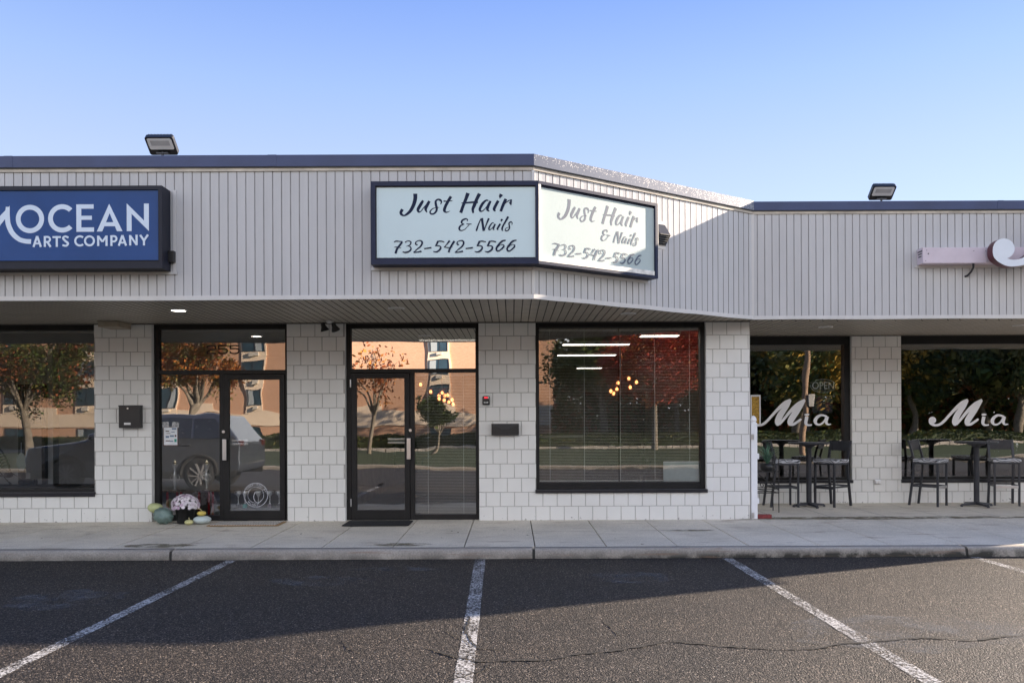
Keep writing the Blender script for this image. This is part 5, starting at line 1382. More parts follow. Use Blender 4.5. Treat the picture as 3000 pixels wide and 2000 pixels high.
# ------------------------------------------------------------------ inside the arts studio
M_red = simple('trophy_red', (.30, .015, .02), .2, var=.2); M_gold = simple('trophy_gold', (.70, .60, .40), .22, metal=1)
M_silver = simple('trophy_silver', (.80, .80, .80), .3, metal=.35)
def big_trophy(x, y, label, ztop, gold, first=None):
    if first:
        t = copy_tree(first); t.location = (x, y, .134); t['label'] = label; return t
    t = thing('tall_trophy', label, 'trophy', (x, y, .134), 0, 'tall trophies inside the studio sidelight')
    m = MB(); m.rbox(-.15, .15, -.08, .08, 0, .03, .004); m.rbox(-.13, .13, -.07, .07, .40, .415, .003); m.obj('plinth', M_black, t)
    for X in (-.10, .02, .10):
        m = MB(); m.lathe([(.019, .03), (.019, .40)], (X, -.03 if X != .02 else .03, 0), n=12); m.obj('column', M_red, t)
    m = MB(); m.lathe([(.04, .415), (.016, .43), (.016, .48), (.024, .53), (.032, .60), (.036, .64), (.022, .68), (.016, .70), (.026, .74), (.046, .80)], n=18); m.obj('cup', M_silver, t)
    m = MB()
    for s in (-1, 1): m.tube([(s*.02, 0, .58), (s*.06, 0, .57), (s*.066, 0, .61), (s*.045, 0, .64), (s*.05, 0, .66)], .005, 6)
    m.obj('handle', M_silver, t)
    m = MB(); m.lathe([(.0, .775), (.022, .79), (.028, .82), (.02, .845), (0, .87)], n=16, sy=.4); m.obj('finial', M_gold, t)
    return t
trA = big_trophy(px(512, 12.03), 12.03, 'tall trophy on red columns nearer the left door jamb', 0, 0)
trB = big_trophy(px(605, 12.03), 12.03, 'tall trophy on red columns beside the studio door', 0, 0, trA)
sf = thing('display_shelf', 'low grey display shelf behind the studio door glass', 'shelf', (px(745, 12.1), 12.12, .134))
m = MB(); m.rbox(-.42, .42, -.14, .14, 0, .155, .006); m.obj('body', simple('shelf_grey', (.14, .15, .18), .6), sf)
first = None; colr = {1: 'teal'}
for i, x in enumerate((697, 717, 756, 790, 817)):
    lab = ['small cup trophy at the left end of the shelf', 'small cup trophy with the teal base', 'small cup trophy in the middle of the shelf', 'small cup trophy with the mauve base', 'small cup trophy at the right end of the shelf'][i]
    X = px(x, 12.03)
    t = thing('small_trophy', lab, 'trophy', (X, 12.03, .292), 0, 'small trophies behind the studio door')
    m = MB(); m.rbox(-.028, .028, -.028, .028, 0, .055, .003); m.obj('base', simple('trophy_base', [(.03, .03, .04), (.02, .34, .30), (.08, .06, .08), (.16, .11, .16), (.08, .07, .09)][i], .4), t)
    m = MB(); m.lathe([(.02, .055), (.006, .075), (.008, .10), (.006, .14), (.016, .17), (.034, .20), (.040, .25), (.037, .25)], n=16); m.obj('cup', M_silver, t)
    m = MB()
    for s in (-1, 1): m.tube([(s*.034, 0, .20), (s*.055, 0, .21), (s*.055, 0, .24), (s*.038, 0, .245)], .003, 6)
    m.obj('handle', M_chrome, t)
# seated skeleton decoration at the left window
M_bone = simple('dark_bone', (.05, .05, .055), .35, var=.3)
sk = thing('skeleton_decoration', 'dark plastic skeleton seated in the leftmost window', 'skeleton', (px(20, 12.2), 12.2, .62))
def SKP(x, y): return Vector((px(x, 12.2)-sk.location.x, 0, pz(x, y, 12.2)-.62))
m = MB()
sp_ = [SKP(-8, 1310), SKP(5, 1320), SKP(17, 1340), SKP(25, 1362), SKP(30, 1382)]
m.tube(sp_, .012, 8)
for k in range(13):
    u = k/12; i = min(int(u*4), 3); p = sp_[i].lerp(sp_[i+1], u*4-i); m.ell(p, .018, .02, .010, 8, 6)
m.obj('spine', M_bone, sk)
for k in range(8):
    u = .05+k*.1; i = min(int(u*4), 3); p = sp_[i].lerp(sp_[i+1], u*4-i); w_ = .10-.004*abs(k-4)*2
    m = MB()
    for s in (-1, 1):
        m.tube([p+Vector((-.0-math.sin(a)*.15*1.0, s*w_*math.sin(a)**.7 if a > 0 else 0, -.05*(1-math.cos(a)))) if a < 1.58 else p+Vector((-.15-.03*(a-1.57), s*w_*(1-(a-1.57)*.6), -.05-.02*(a-1.57))) for a in (0, .3, .6, .9, 1.2, 1.57, 2.0, 2.4)], .006, 6)
    m.obj('rib', M_bone, sk)
m = MB(); m.ell(SKP(25, 1390), .05, .09, .045, 14, 8); m.obj('pelvis', M_bone, sk)
for s in (-1, 1):
    m = MB(); q = [SKP(-5, 1322)+Vector((0, s*.11, 0)), SKP(12, 1362)+Vector((0, s*.13, 0)), SKP(68, 1398)+Vector((0, s*.08, 0))]
    if s > 0: q = [SKP(-20, 1322)+Vector((0, .11, 0)), SKP(-30, 1370)+Vector((0, .14, 0)), SKP(10, 1410)+Vector((0, .1, 0))]
    m.tube([q[0], q[1]], .010, 8); m.tube([q[1], q[2]], .008, 8); m.ell(q[1], .015, .015, .015, 8, 6)
    for f_ in range(5): m.tube([q[2], q[2]+Vector((.035, (f_-2)*.012, -.03)), q[2]+Vector((.05, (f_-2)*.015, -.055))], .004, 5)
    m.obj('arm', M_bone, sk)
    m = MB(); m.tube([SKP(22, 1392)+Vector((0, s*.06, 0)), SKP(-50, 1400)+Vector((0, s*.09, .02))], .014, 8); m.tube([SKP(-50, 1400)+Vector((0, s*.09, .02)), SKP(-62, 1444)+Vector((0, s*.09, 0))], .011, 8); m.obj('leg', M_bone, sk)
m = MB(); m.ell(SKP(-20, 1276), .075, .07, .09, 16, 12); m.ell(SKP(-14, 1296), .05, .045, .04, 12, 8); m.obj('skull', M_bone, sk)
o = MB(); o.rbox(-12, W1[1]-.1, 12.02, 12.5, .134, .62, .01); o = o.obj('window_bench', M_black); tag(o, 'black display bench inside the leftmost window', 'bench')
sq = MB(); c_ = P(62, 1350, 13.2)
sq.tube([c_+Vector((0, 0, .3)), c_+Vector((0, 0, .14))], .008, 6)
sq.add([c_+Vector(v) for v in ((0, 0, .15), (.075, 0, .07), (.08, 0, -.06), (.035, 0, -.16), (-.035, 0, -.16), (-.08, 0, -.06), (-.075, 0, .07), (0, .06, 0))], [(0, 1, 2, 3, 4, 5, 6), (0, 1, 7), (1, 2, 7), (2, 3, 7), (3, 4, 7), (4, 5, 7), (5, 6, 7), (6, 0, 7)])
o = sq.obj('hanging_ornament', simple('grey_ornament', (.30, .33, .38), .5)); tag(o, 'grey faceted ornament hanging inside the leftmost window', 'ornament')
o = MB(); o.tube([(px(58, 12.2), 12.2, .665), (px(104, 12.2), 12.2, .665)], .055, 16); o = o.obj('rolled_cushion', M_blackmatte); tag(o, 'black rolled cushion on the window bench', 'cushion')
for (x, lab) in ((-5.0, 0), (-4.0, 1)):
    pass

# ------------------------------------------------------------------ inside the salon
M_tube = emis('fluorescent', (1, .93, .80), 1.8)
def fluor(x, y, L, label, wd=.28):
    t = thing('ceiling_light', label, 'ceiling light', (x, y, 2.90), 0, 'fluorescent ceiling lights in the salon')
    m = MB(); m.rbox(-L/2, L/2, -wd/2, wd/2, -.05, 0, .004); m.obj('housing', M_white, t)
    for k in (-1, 0, 1):
        m = MB(); m.box(-L/2+.01, L/2-.01, k*wd*.3-.018, k*wd*.3+.018, -.056, -.051); m.obj('tube', M_tube, t)
fluor(1.45, 14.1, 1.16, 'long ceiling light at the top middle of the blinds window')
fluor(1.5, 16.4, 1.18, 'long ceiling light just below and behind the first one')
fluor(1.94, 20.5, .64, 'short ceiling light deepest in the salon')
fluor(2.29, 12.7, .60, 'ceiling light nearest the top right of the blinds window')
fluor(-.9, 13.2, 1.2, 'ceiling light seen through the salon sidelight')
M_bulb = emis('amber_bulb', (1, .42, .14), 1.6); M_copper = simple('copper_wire', (.55, .20, .10), .3, metal=1)
def chandelier(name_lab, pts, D):
    cx_ = sum(p[0] for p in pts)/len(pts); c = Vector((px(cx_, D), D, 2.9)); t = thing('chandelier', name_lab, 'chandelier', c, 0, 'copper bulb chandeliers in the salon')
    zc = min(pz(p[0], p[1], D) for p in pts)+.25-2.9
    m = MB(); m.tube([(0, 0, 0), (0, 0, zc)], .01, 8); 
    rr = random.Random(len(pts))
    L = [(Vector((px(p[0], D)-c.x, rr.uniform(-.15, .15), pz(p[0], p[1], D)-2.9))) for p in pts]
    for p in L: m.tube([(0, 0, zc), (p.x*.5, p.y*.5, zc+.06), (p.x, p.y, p.z+.05)], .005, 6)
    m.obj('arm', M_copper, t)
    for p in L:
        m = MB(); m.ell(p, .026, .026, .034, 12, 8); m.obj('bulb', M_bulb, t)
        m = MB(); m.lathe([(.018, .055), (.045, .03), (.055, -.01), (.05, -.05), (.046, -.05), (.05, -.01), (.042, .026)], p, n=12)
        for q in ():
            pass
        m2 = MB()
        for a in range(8): 
            an = a*PI/4; m2.tube([(p.x, p.y, p.z+.05), (p.x+.05*math.cos(an), p.y+.05*math.sin(an), p.z), (p.x+.03*math.cos(an), p.y+.03*math.sin(an), p.z-.05)], .0025, 4)
        m2.obj('wire_shade', M_copper, t)
chandelier('copper chandelier with amber bulbs seen through the blinds window', [(1797, 1152), (1788, 1146), (1812, 1121), (1805, 1140), (1843, 1108), (1846, 1134), (1862, 1120)], 15.0)
chandelier('copper chandelier with amber bulbs seen through the salon sidelight', [(1233, 1126), (1262, 1147), (1285, 1158), (1287, 1167), (1296, 1150), (1303, 1158), (1303, 1172), (1312, 1157), (1315, 1177), (1324, 1170), (1329, 1184)], 15.0)
M_slat = simple('blind_slat', (.62, .60, .56), .5)
M_cord = simple('blind_cord', (.85, .85, .82), .7)
def blind(x0, x1, z0, z1, cords, label, tilt=12, pitch=.022):
    t = thing('window_blind', label, 'blind', ((x0+x1)/2, WD+.24, 0), 0, 'venetian blinds in the salon windows')
    c = (x0+x1)/2; n = int((z1-z0-.03)/pitch); m = MB(); ct, sn = math.cos(R(tilt))*.0125, math.sin(R(tilt))*.0125
    for k in range(n):
        z = z0+.02+k*pitch
        m.add([(x0-c, -ct, z-sn), (x1-c, -ct, z-sn), (x1-c, 0, z+.0012), (x0-c, 0, z+.0012), (x1-c, ct, z+sn), (x0-c, ct, z+sn)], [(0, 1, 2, 3), (3, 2, 4, 5)])
    m.obj('slats', M_slat, t)
    m = MB(); m.rbox(x0-c, x1-c, -.015, .015, z1-.03, z1, .002); m.obj('headrail', M_white, t)
    m = MB(); m.rbox(x0-c, x1-c, -.013, .013, z0, z0+.012, .002); m.obj('bottom_rail', M_cord, t)
    m = MB()
    for X in cords: m.tube([(X-c, -.018, z0), (X-c, -.018, z1)], .004, 5)
    m.obj('cord', M_cord, t)
zbr = pz(1700, 1409, WD+.24)
blind(W4[0]+.03, px(1811, WD+.24), zbr, ZS-.08, [px(1611, 11.95), px(1712, 11.95)], 'left blind of the wide salon window')
blind(px(1815, WD+.24), W4[1]-.04, zbr, ZS-.08, [px(1817, 11.95), px(1918, 11.95), px(2020, 11.95)], 'right blind of the wide salon window')
blind(sB[0]+.01, sB[1]-.01, pz(1300, 1508, 11.95), zb2[0]-.01, [px(1254, 11.95), px(1358, 11.95)], 'narrow blind in the salon sidelight')
bx0, bx1 = px(1942, 11.90), px(2052, 11.90)
cb = thing('white_board', 'pale board standing in the lower right corner of the blinds window', 'board', ((bx0+bx1)/2, 11.89, .66))
hw_ = (bx1-bx0)/2; ht_ = pz(1995, 1350, 11.9)-.66
m = MB(); m.rbox(-hw_, hw_, -.008, .008, 0, ht_, .002); m.obj('panel', simple('pale_laminate', (.50, .56, .56), .5), cb)
m = MB(); m.rbox(-hw_, hw_, -.012, -.0085, ht_-.02, ht_, .001); m.obj('edge_strip', M_white, cb)
M_sal = simple('salon_black_vinyl', (.02, .02, .022), .35)
def salon_chair(x, y, rz, label, first=None):
    if first: t = copy_tree(first); t.location = (x, y, .134); t.rotation_euler = (0, 0, rz); t['label'] = label; return t
    t = thing('salon_chair', label, 'chair', (x, y, .134), rz, 'black styling chairs in the salon')
    m = MB(); m.lathe([(.26, 0), (.26, .02), (.04, .04), (.03, .45)], n=24); m.obj('base', M_chrome, t)
    m = MB(); m.rbox(-.25, .25, -.25, .25, .45, .56, .03); m.obj('seat', M_sal, t)
    m = MB(); m.rbox(-.24, .24, .22, .30, .58, 1.02, .03); m.obj('backrest', M_sal, t)
    for s in (-1, 1):
        m = MB(); m.rbox(s*.29-.03, s*.29+.03, -.2, .22, .70, .74, .01); m.bar((s*.27, .1, .5), (s*.29, .1, .7), .02); m.obj('armrest', M_sal, t)
    return t
c1 = salon_chair(-1.9, 15.5, .6, 'black styling chair behind the salon door')
c2 = salon_chair(2.3, 14.6, 2.3, 'black styling chair behind the blinds window', c1)
# ------------------------------------------------------------------ inside the restaurant
M_wood = simple('dark_wood', (.02, .014, .012), .4)
def din_table(x, y, label, first=None):
    if first: t = copy_tree(first); t.location = (x, y, .134); t['label'] = label; return t
    t = thing('dining_table', label, 'table', (x, y, .134), 0, 'dark dining tables inside the restaurant')
    m = MB(); m.rbox(-.38, .38, -.35, .35, .72, .75, .006); m.obj('tabletop', M_wood, t)
    m = MB(); m.lathe([(.24, 0), (.24, .02), (.045, .05), (.045, .72)], n=20); m.obj('column', M_wood, t)
    return t
dt1 = din_table(7.9, 15.0, 'dark dining table with wine glasses behind the second bistro table')
dt2 = din_table(4.5, 15.2, 'dark dining table behind the first bistro table', dt1)
def din_chair(x, y, rz, label, first=None):
    if first: t = copy_tree(first); t.location = (x, y, .134); t.rotation_euler = (0, 0, rz); t['label'] = label; return t
    t = thing('dining_chair', label, 'chair', (x, y, .134), rz, 'dark dining chairs inside the restaurant')
    m = MB(); m.rbox(-.21, .21, -.21, .21, .43, .48, .012); m.obj('seat', M_wood, t)
    for sx in (-1, 1):
        for sy in (-1, 1): m = MB(); m.bar((sx*.18, sy*.18, 0), (sx*.18, sy*.18, .43), .035); m.obj('leg', M_wood, t)
    m = MB(); m.bar((-.18, .2, .48), (-.18, .25, .98), .035); m.bar((.18, .2, .48), (.18, .25, .98), .035)
    for z in (.62, .78, .94): m.bar((-.18, .2+(z-.48)*.1, z), (.18, .2+(z-.48)*.1, z), .02, .06)
    m.obj('backrest', M_wood, t); return t
e1 = din_chair(7.2, 15.0, R(90), 'dark dining chair left of the table with glasses')
din_chair(3.9, 15.0, R(95), 'dark dining chair behind the white post', e1)
din_chair(5.15, 15.0, R(-85), 'dark dining chair behind the right stool of the first bistro table', e1)
din_chair(6.35, 15.3, R(150), 'dark dining chair left in the rightmost window', e1)
def mat_wine():
    m = mat_glass('wine_glass', .35, tint=(.92, .94, .94), wav=0); return m
M_wine = mat_wine(); first = None
for i, (x, y) in enumerate(((2898, -.2), (2913, -.05), (2925, .1), (2960, -.1), (2978, .05))):
    D = 15.0+y
    t = thing('wine_glass', ['wine glass at the left of the table row', 'second wine glass from the left on the dining table', 'wine glass in the middle of the table row', 'wine glass behind the last bar stool back', 'wine glass at the right of the table row'][i], 'wine glass', (px(x, D), D, .885), 0, 'wine glasses on the dining table')
    m = MB(); m.lathe([(.035, 0), (.033, .004), (.005, .01), (.004, .09)], n=16); m.obj('stem', M_wine, t)
    m = MB(); m.lathe([(.004, .09), (.03, .11), (.042, .14), (.04, .18), (.033, .215)], n=18); m.obj('bowl', M_wine, t)

# ------------------------------------------------------------------ ACROSS THE LOT (seen in the window reflections)
AP = thing('apartment_block', 'four storey orange brick and tan apartment block mirrored in the shop windows', 'building')
AY = -62.0; ax0_, ax1_ = -75.0, 4.6; ah = 12.6
bays = [-70, -61, -52, -44.5, -36, -27.0, -18.0, -7.6, 1.6]; bw_ = 1.15
wz = [(3.35, 5.0), (6.1, 7.75), (8.85, 10.5)]
m = MB(); m.box(ax0_, ax1_, AY-12, AY, -.02, ah); m.obj('wall', M_brick, AP)
m = MB(); m.box(ax0_-.2, ax1_+.2, AY-12.2, AY+.25, ah, ah+.5); m.obj('roof', simple('roof_edge', (.30, .27, .24), .8), AP)
m = MB(); m.box(ax0_, ax1_+.02, AY+.002, AY+.10, 1.0, 2.45)
for c in bays: 
    if c+bw_ < ax1_: m.box(c-bw_, c+bw_, AY+.003, AY+.14, 2.45, ah-.01)
    else: m.box(c-bw_, ax1_, AY+.003, AY+.14, 2.45, ah-.01)
for c in bays[::2]: m.box(c+bw_+.02, c+bw_+3.2, AY+.002, AY+.08, 2.45, 3.1)
m.obj('stucco_panel', M_stucco, AP)
M_apgl = simple('dark_window_glass', (.03, .06, .08), .08, var=.3, scale=1); M_curt = simple('curtain', (.35, .38, .38), .8)
wi = MB(); ww_ = 1.0
first = None
for c in bays:
    for (z0, z1) in wz+[(.0, .85)]:
        m = MB(); Y = AY+.142 if z0 > 1 else AY+.012
        frame_bars(m, c-ww_, c+ww_, z0, z1, Y, Y+.06, .05, .05, .05, .05); m.box(c-.025, c+.025, Y, Y+.05, z0+.05, z1-.05)
        wo_ = m.obj('window', M_white if False else M_dgrey, AP)
        m = MB(); m.quad((c-ww_+.05, Y+.01, z0+.05), (c+ww_-.05, Y+.01, z0+.05), (c+ww_-.05, Y+.01, z1-.05), (c-ww_+.05, Y+.01, z1-.05)); m.obj('pane', M_apgl, wo_)
        if random.random() < .6:
            m = MB(); a = c-ww_+.08 if random.random() < .5 else c+.05; m.box(a, a+ww_*.6, Y+.012, Y+.02, z0+.07, z1-.07); m.obj('curtain', M_curt, wo_)
        if z0 > 1:
            m = MB(); m.rbox(c-.35, c+.35, Y, Y+.28, z0-.55, z0-.12, .01); m.obj('air_conditioner', simple('ac_beige', (.55, .50, .42), .6), wo_)

# hedge
def leafcloud(m, pts_fn, n, size, rr, nm):
    for k in range(n):
        c = pts_fn(rr); a = Vector((rr.gauss(0, 1), rr.gauss(0, 1), rr.gauss(0, 1))).normalized(); b = a.orthogonal().normalized()
        s = size*rr.uniform(.6, 1.4); m.cur = min(int(rr.random()*nm), nm-1)
        m.add([c-a*s, c+b*s*.55, c+a*s, c-b*s*.55], [(0, 1, 2, 3)])
L_green = mat_leaf('leaf_green', (.085, .125, .03)); L_dark = mat_leaf('leaf_dark', (.045, .070, .022)); L_olive = mat_leaf('leaf_olive', (.16, .15, .04))
L_org = mat_leaf('leaf_orange', (.50, .19, .04)); L_red = mat_leaf('leaf_red', (.42, .06, .035)); L_yel = mat_leaf('leaf_yellow', (.38, .24, .04)); L_rust = mat_leaf('leaf_rust', (.30, .09, .035))
m = MB(); m.cur = 1; m.rbox(-45, 45, -22.0, -20.7, 0, .62, .1)
rr = random.Random(12)
def hp(r):
    f = r.random()
    if f < .5: return Vector((r.uniform(-32, 42), -20.7+r.uniform(-.04, .10), r.uniform(.05, .74)))
    return Vector((r.uniform(-32, 42), r.uniform(-22.0, -20.6), .66+r.uniform(-.04, .12)))
leafcloud(m, hp, 20000, .075, rr, 3)
o = m.obj('hedge', [L_green, L_dark, L_olive], recalc=False); tag(o, 'long clipped green hedge across the lawn, mirrored in the glass', 'hedge')

def tree(name, label, loc, h, th, cr, crz, mats, n, seed, leaf=.13, grp='trees beyond the car park', trunk=.16, shape='round', first=None, scale=1, rot=0):
    if first:
        t = copy_tree(first); t.location = loc; t.rotation_euler = (0, 0, rot); t.scale = (scale, scale, scale*random.uniform(.9, 1.1)); t['label'] = label; return t
    t = thing(name, label, 'tree', loc, rot, grp); rr = random.Random(seed); m = MB()
    tips = []
    top = Vector((rr.uniform(-.3, .3), rr.uniform(-.3, .3), th))
    m.tube([(0, 0, -.1), (top.x*.4, top.y*.4, th*.5), top], [trunk*1.25, trunk, trunk*.8], 10)
    nb = 8
    for k in range(nb):
        a = 2*PI*k/nb+rr.uniform(-.3, .3); rad = cr*rr.uniform(.5, .8); z = th+crz*rr.uniform(.5, 1.6)
        mid = top+Vector((math.cos(a)*rad*.45, math.sin(a)*rad*.45, (z-th)*.5)); e = Vector((math.cos(a)*rad, math.sin(a)*rad, z))
        m.tube([top-Vector((0, 0, .2)), mid, e], [trunk*.5, trunk*.3, trunk*.1], 7); tips.append((mid, e))
        for q in range(3):
            e2 = mid.lerp(e, rr.uniform(.2, .9))+Vector((rr.uniform(-1, 1), rr.uniform(-1, 1), rr.uniform(-.2, .9)))*cr*.35
            m.tube([mid.lerp(e, .3), e2], [trunk*.16, trunk*.05], 5); tips.append((mid, e2))
    m.tube([top, top+Vector((0, 0, crz*1.5))], [trunk*.6, trunk*.1], 7); tips.append((top, top+Vector((0, 0, crz*1.6))))
    m.obj('trunk', M_bark, t)
    if n:
        m = MB(); cl = []
        for (a, b) in tips:
            for q in range(3): cl.append((a.lerp(b, rr.uniform(.45, 1.1))+Vector((rr.gauss(0, .2), rr.gauss(0, .2), rr.gauss(0, .2)))*cr*.5, cr*rr.uniform(.16, .34), rr.randrange(len(mats))))
        if shape == 'droop':
            cl = [(c-Vector((0, 0, rr.uniform(0, th*.6))), r_, k) for c, r_, k in cl]+cl
        for k in range(n):
            c, r_, mk = cl[rr.randrange(len(cl))]
            d = Vector((rr.gauss(0, 1), rr.gauss(0, 1), rr.gauss(0, .8))).normalized()*r_*rr.uniform(.5, 1.15)**1
            p = c+d; a = Vector((rr.gauss(0, 1), rr.gauss(0, 1), rr.gauss(0, 1))).normalized(); b = a.orthogonal().normalized(); s = leaf*rr.uniform(.6, 1.3)
            m.cur = mk if rr.random() < .8 else rr.randrange(len(mats))
            m.add([p-a*s, p+b*s*.6, p+a*s, p-b*s*.6], [(0, 1, 2, 3)])
        m.obj('crown', mats, t, recalc=False)
    return t
# specimen trees, mirrored in the left and middle windows
tree('maple_tree', 'broad maple with mixed green and rust leaves mirrored in the leftmost window', (-22.2, -14, 0), 7, 2.2, 2.9, 2.4, [L_olive, L_rust, L_green], 24000, 21, .075, trunk=.2)
tree('orange_maple_tree', 'orange maple mirrored in the studio transom', (-15.3, -15, 0), 7, 2.4, 2.3, 2.2, [L_rust, L_org, L_olive], 18000, 22, .075)
tree('bare_tree', 'nearly bare tree mirrored in the salon door', (-6.6, -14.5, 0), 6, 2.0, 1.8, 2.0, [L_rust, L_org], 1100, 23, .09, trunk=.13)
tree('small_dark_tree', 'small dark green tree mirrored in the salon sidelight', (-3.7, -15, 0), 4, 1.1, .8, .9, [L_dark, L_green], 4500, 24, .07, trunk=.05)
tree('red_maple_tree', 'bright red maple mirrored in the blinds window', (7.2, -17.5, 0), 7, 2.5, 3.1, 2.5, [L_red, L_red, L_rust, L_red, L_org], 30000, 25, .085, trunk=.13)
# woods behind
bases = [tree('woodland_tree', 'dense dark green woodland tree mirrored in the blinds window', (6.8, -36, 0), 12, 3.4, 4.2, 4.2, [L_dark, L_green, L_olive], 11000, 31, .20, grp='woodland trees mirrored in the right windows', trunk=.25),
         tree('woodland_tree', 'rust flecked woodland tree mirrored in the restaurant window', (22, -33, 0), 12, 3.0, 4.0, 4.2, [L_dark, L_rust, L_olive, L_dark, L_green], 11000, 32, .20, grp='woodland trees mirrored in the right windows', trunk=.25),
         tree('woodland_tree', 'drooping green woodland tree mirrored beside the OPEN sign', (19.2, -27, 0), 11, 3.6, 3.4, 3.2, [L_green, L_olive, L_dark, L_yel], 11000, 33, .17, grp='woodland trees mirrored in the right windows', trunk=.22, shape='droop')]
k = 0
for row, (yy, xs) in enumerate(((-36, (11.5, 16.5, 27, 32, 37, 42, 48)), (-45, (7, 12, 17.5, 23, 28.5, 34, 40, 46, 52)), (-29, (29, 34.5)))):
    for x in xs:
        k += 1
        tree('woodland_tree', 'woodland tree, '+('first', 'second', 'third', 'fourth', 'fifth', 'sixth', 'seventh', 'eighth', 'ninth')[xs.index(x)]+' from the left in the '+('middle', 'back', 'front')[row]+' row of the mirrored woods', (x+random.uniform(-.8, .8), yy+random.uniform(-1.5, 1.5), 0), 0, 0, 0, 0, None, 0, 0, first=bases[k % 3 if row else k % 2], scale=random.uniform(.85, 1.2), rot=random.uniform(0, 6.28))
m = MB(); rr = random.Random(77)
leafcloud(m, lambda r: Vector((r.uniform(3.2, 62), r.uniform(-41, -37), abs(r.gauss(0, 1))*3.4)), 38000, .25, rr, 4)
o = m.obj('undergrowth', [L_dark, L_green, L_olive, L_rust], recalc=False); tag(o, kind='stuff')
# utility pole
up = thing('utility_pole', 'wooden utility pole mirrored beside the OPEN sign', 'pole', (13.5, -10, 0))
m = MB(); m.tube([(0, 0, -.1), (0, 0, 5), (0, 0, 10)], [.15, .13, .11], 14); m.obj('shaft', simple('pole_wood', (.30, .20, .13), .9, var=.3, scale=10), up)
m = MB(); m.bar((-1.1, 0, 9.2), (1.1, 0, 9.2), .1); m.obj('crossarm', M_bark, up)
m = MB(); m.rbox(.12, .40, -.2, .2, 2.0, 2.66, .02); m.obj('meter_cabinet', simple('grey_cabinet', (.42, .40, .36), .6), up)
m = MB()
for z in (9.3, 8.2, 7.6): 
    m.tube([(13.5+dx, -10, z-.6*(1-((dx)/22)**2)) for dx in range(-44, 23, 4)], .012, 5)
o = m.obj('power_lines', M_black, up); o.location = (-13.5, 10, 0)

# grey SUV parked outside the frame to the left, mirrored in the studio windows
cv = thing('parked_suv', 'dark grey SUV mirrored in the studio windows', 'car', (-8.55, 4.3, 0), 0)
M_carp = simple('car_paint', (.09, .105, .13), .2, metal=.5, var=.03, coat=1.0); M_rim = simple('alloy_rim', (.32, .32, .33), .35, metal=.3); M_tyre = simple('tyre', (.015, .015, .015), .9); M_cgl = simple('car_glass', (.02, .025, .03), .03, spec=.9)
prof = [(-2.42, .42), (-2.46, .75), (-2.38, .98), (-1.35, 1.12), (-1.10, 1.16), (-.45, 1.62), (-.1, 1.72), (1.2, 1.76), (1.95, 1.70), (2.28, 1.25), (2.42, 1.05), (2.45, .55), (2.38, .40)]
def wid(z): return .96 if z < 1.15 else .96-.26*((z-1.15)/.6)
m = MB(); n = len(prof)
vs = [Vector((x, -wid(z), z)) for x, z in prof]+[Vector((x, wid(z), z)) for x, z in prof]
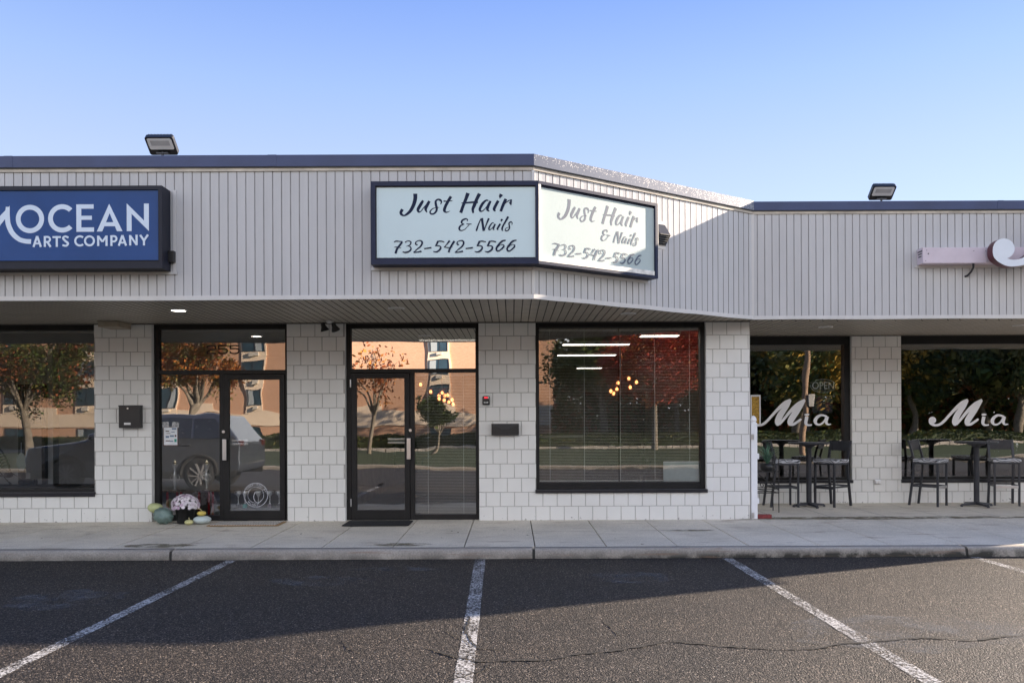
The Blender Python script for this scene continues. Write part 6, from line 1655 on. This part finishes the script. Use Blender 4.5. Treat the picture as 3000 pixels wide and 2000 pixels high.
# mid belt rows for curvature
m.add(vs, [tuple(range(n)), tuple(reversed(range(n, 2*n)))]+[(i, i+n, (i+1) % n+n, (i+1) % n) for i in range(n)])
bo = m.obj('body', M_carp, cv)
bv = bo.modifiers.new('bevel', 'BEVEL'); bv.width = .06; bv.segments = 3; bv.limit_method = 'ANGLE'; bv.angle_limit = R(20)
for s in (-1, 1):
    for pg in ([(-.95, 1.18), (-.42, 1.58), (.35, 1.64), (.35, 1.18)], [(.42, 1.18), (.42, 1.64), (1.3, 1.65), (1.3, 1.18)], [(1.37, 1.18), (1.37, 1.65), (1.75, 1.60), (2.1, 1.2)]):
        m = MB(); nn = len(pg); a = [Vector((x, s*(wid(z)+.006), z)) for x, z in pg]; m.add(a+[v+Vector((0, s*-.02, 0)) for v in a], [tuple(range(nn)), tuple(range(nn, 2*nn))]+[(i, (i+1) % nn, (i+1) % nn+nn, i+nn) for i in range(nn)]); m.obj('side_window', M_cgl, cv)
    m = MB(); m.ell((-.85, s*1.08, 1.22), .08, .12, .09, 12, 8); m.obj('wing_mirror', M_carp, cv)
    for xx in (0.28, 1.2):
        m = MB(); m.rbox(xx-.09, xx+.09, s*.97-.012, s*.97+.012, 1.03, 1.06, .006); m.obj('door_handle', M_chrome, cv)
    for xx in (-1.5, 1.5):
        m = MB(); t0 = MB(); t0.lathe([(.24, -.11), (.34, -.11), (.36, -.08), (.36, .08), (.34, .11), (.24, .11)], n=36, cap=False)
        Mx = Matrix.Translation((xx, s*.88, .37)) @ Matrix.Rotation(R(90), 4, 'X'); m.add([Mx @ Vector(v) for v in t0.v], t0.f, True); m.tube([(xx, s*.90, .37), (xx, s*.93, .37)], .24, 24, smooth=False); wh = m.obj('wheel', M_tyre, cv)
        m = MB()
        for k in range(10):
            a = 2*PI*k/10; m.bar((xx, s*.985, .37), (xx+.24*math.cos(a), s*.985, .37+.24*math.sin(a)), .035, .02)
        t0 = MB(); t0.lathe([(.235, .0), (.25, .03), (.25, .1)], n=30, cap=False); Mx = Matrix.Translation((xx, s*.90, .37)) @ Matrix.Rotation(R(-90*s), 4, 'X'); m.add([Mx @ Vector(v) for v in t0.v], t0.f, True)
        m.obj('rim', M_rim, wh)
m = MB()
for s in (-1, 1):
    m.rbox(-2.3, 2.35, s*.955-.02, s*.955+.02, .30, .46, .02)
    for xx in (-1.5, 1.5):
        pts_ = [(xx+.43*math.cos(R(a)), s*.965, .37+.43*math.sin(R(a))) for a in range(0, 181, 15)]
        m.tube(pts_, .045, 8)
m.obj('wheel_arch_cladding', M_tyre, cv)
m = MB(); m.rbox(-2.47, -2.40, -.55, .55, .60, .82, .01); m.obj('grille', M_black, cv)
for s in (-1, 1):
    m = MB(); m.rbox(2.30, 2.44, s*.78-.14, s*.78+.14, .98, 1.12, .02); m.obj('tail_light', simple('tail_lens', (.05, .01, .01), .2), cv)
m = MB(); m.add([Vector(v) for v in ((-1.07, -.86, 1.175), (-1.07, .86, 1.175), (-.45, .74, 1.635), (-.45, -.74, 1.635))], [(0, 1, 2, 3)]); m.obj('windscreen', M_cgl, cv)
for s in (-1, 1):
    m = MB(); m.rbox(-2.44, -2.2, s*.72-.18, s*.72+.18, .80, .93, .02); m.obj('headlight', M_chrome, cv)
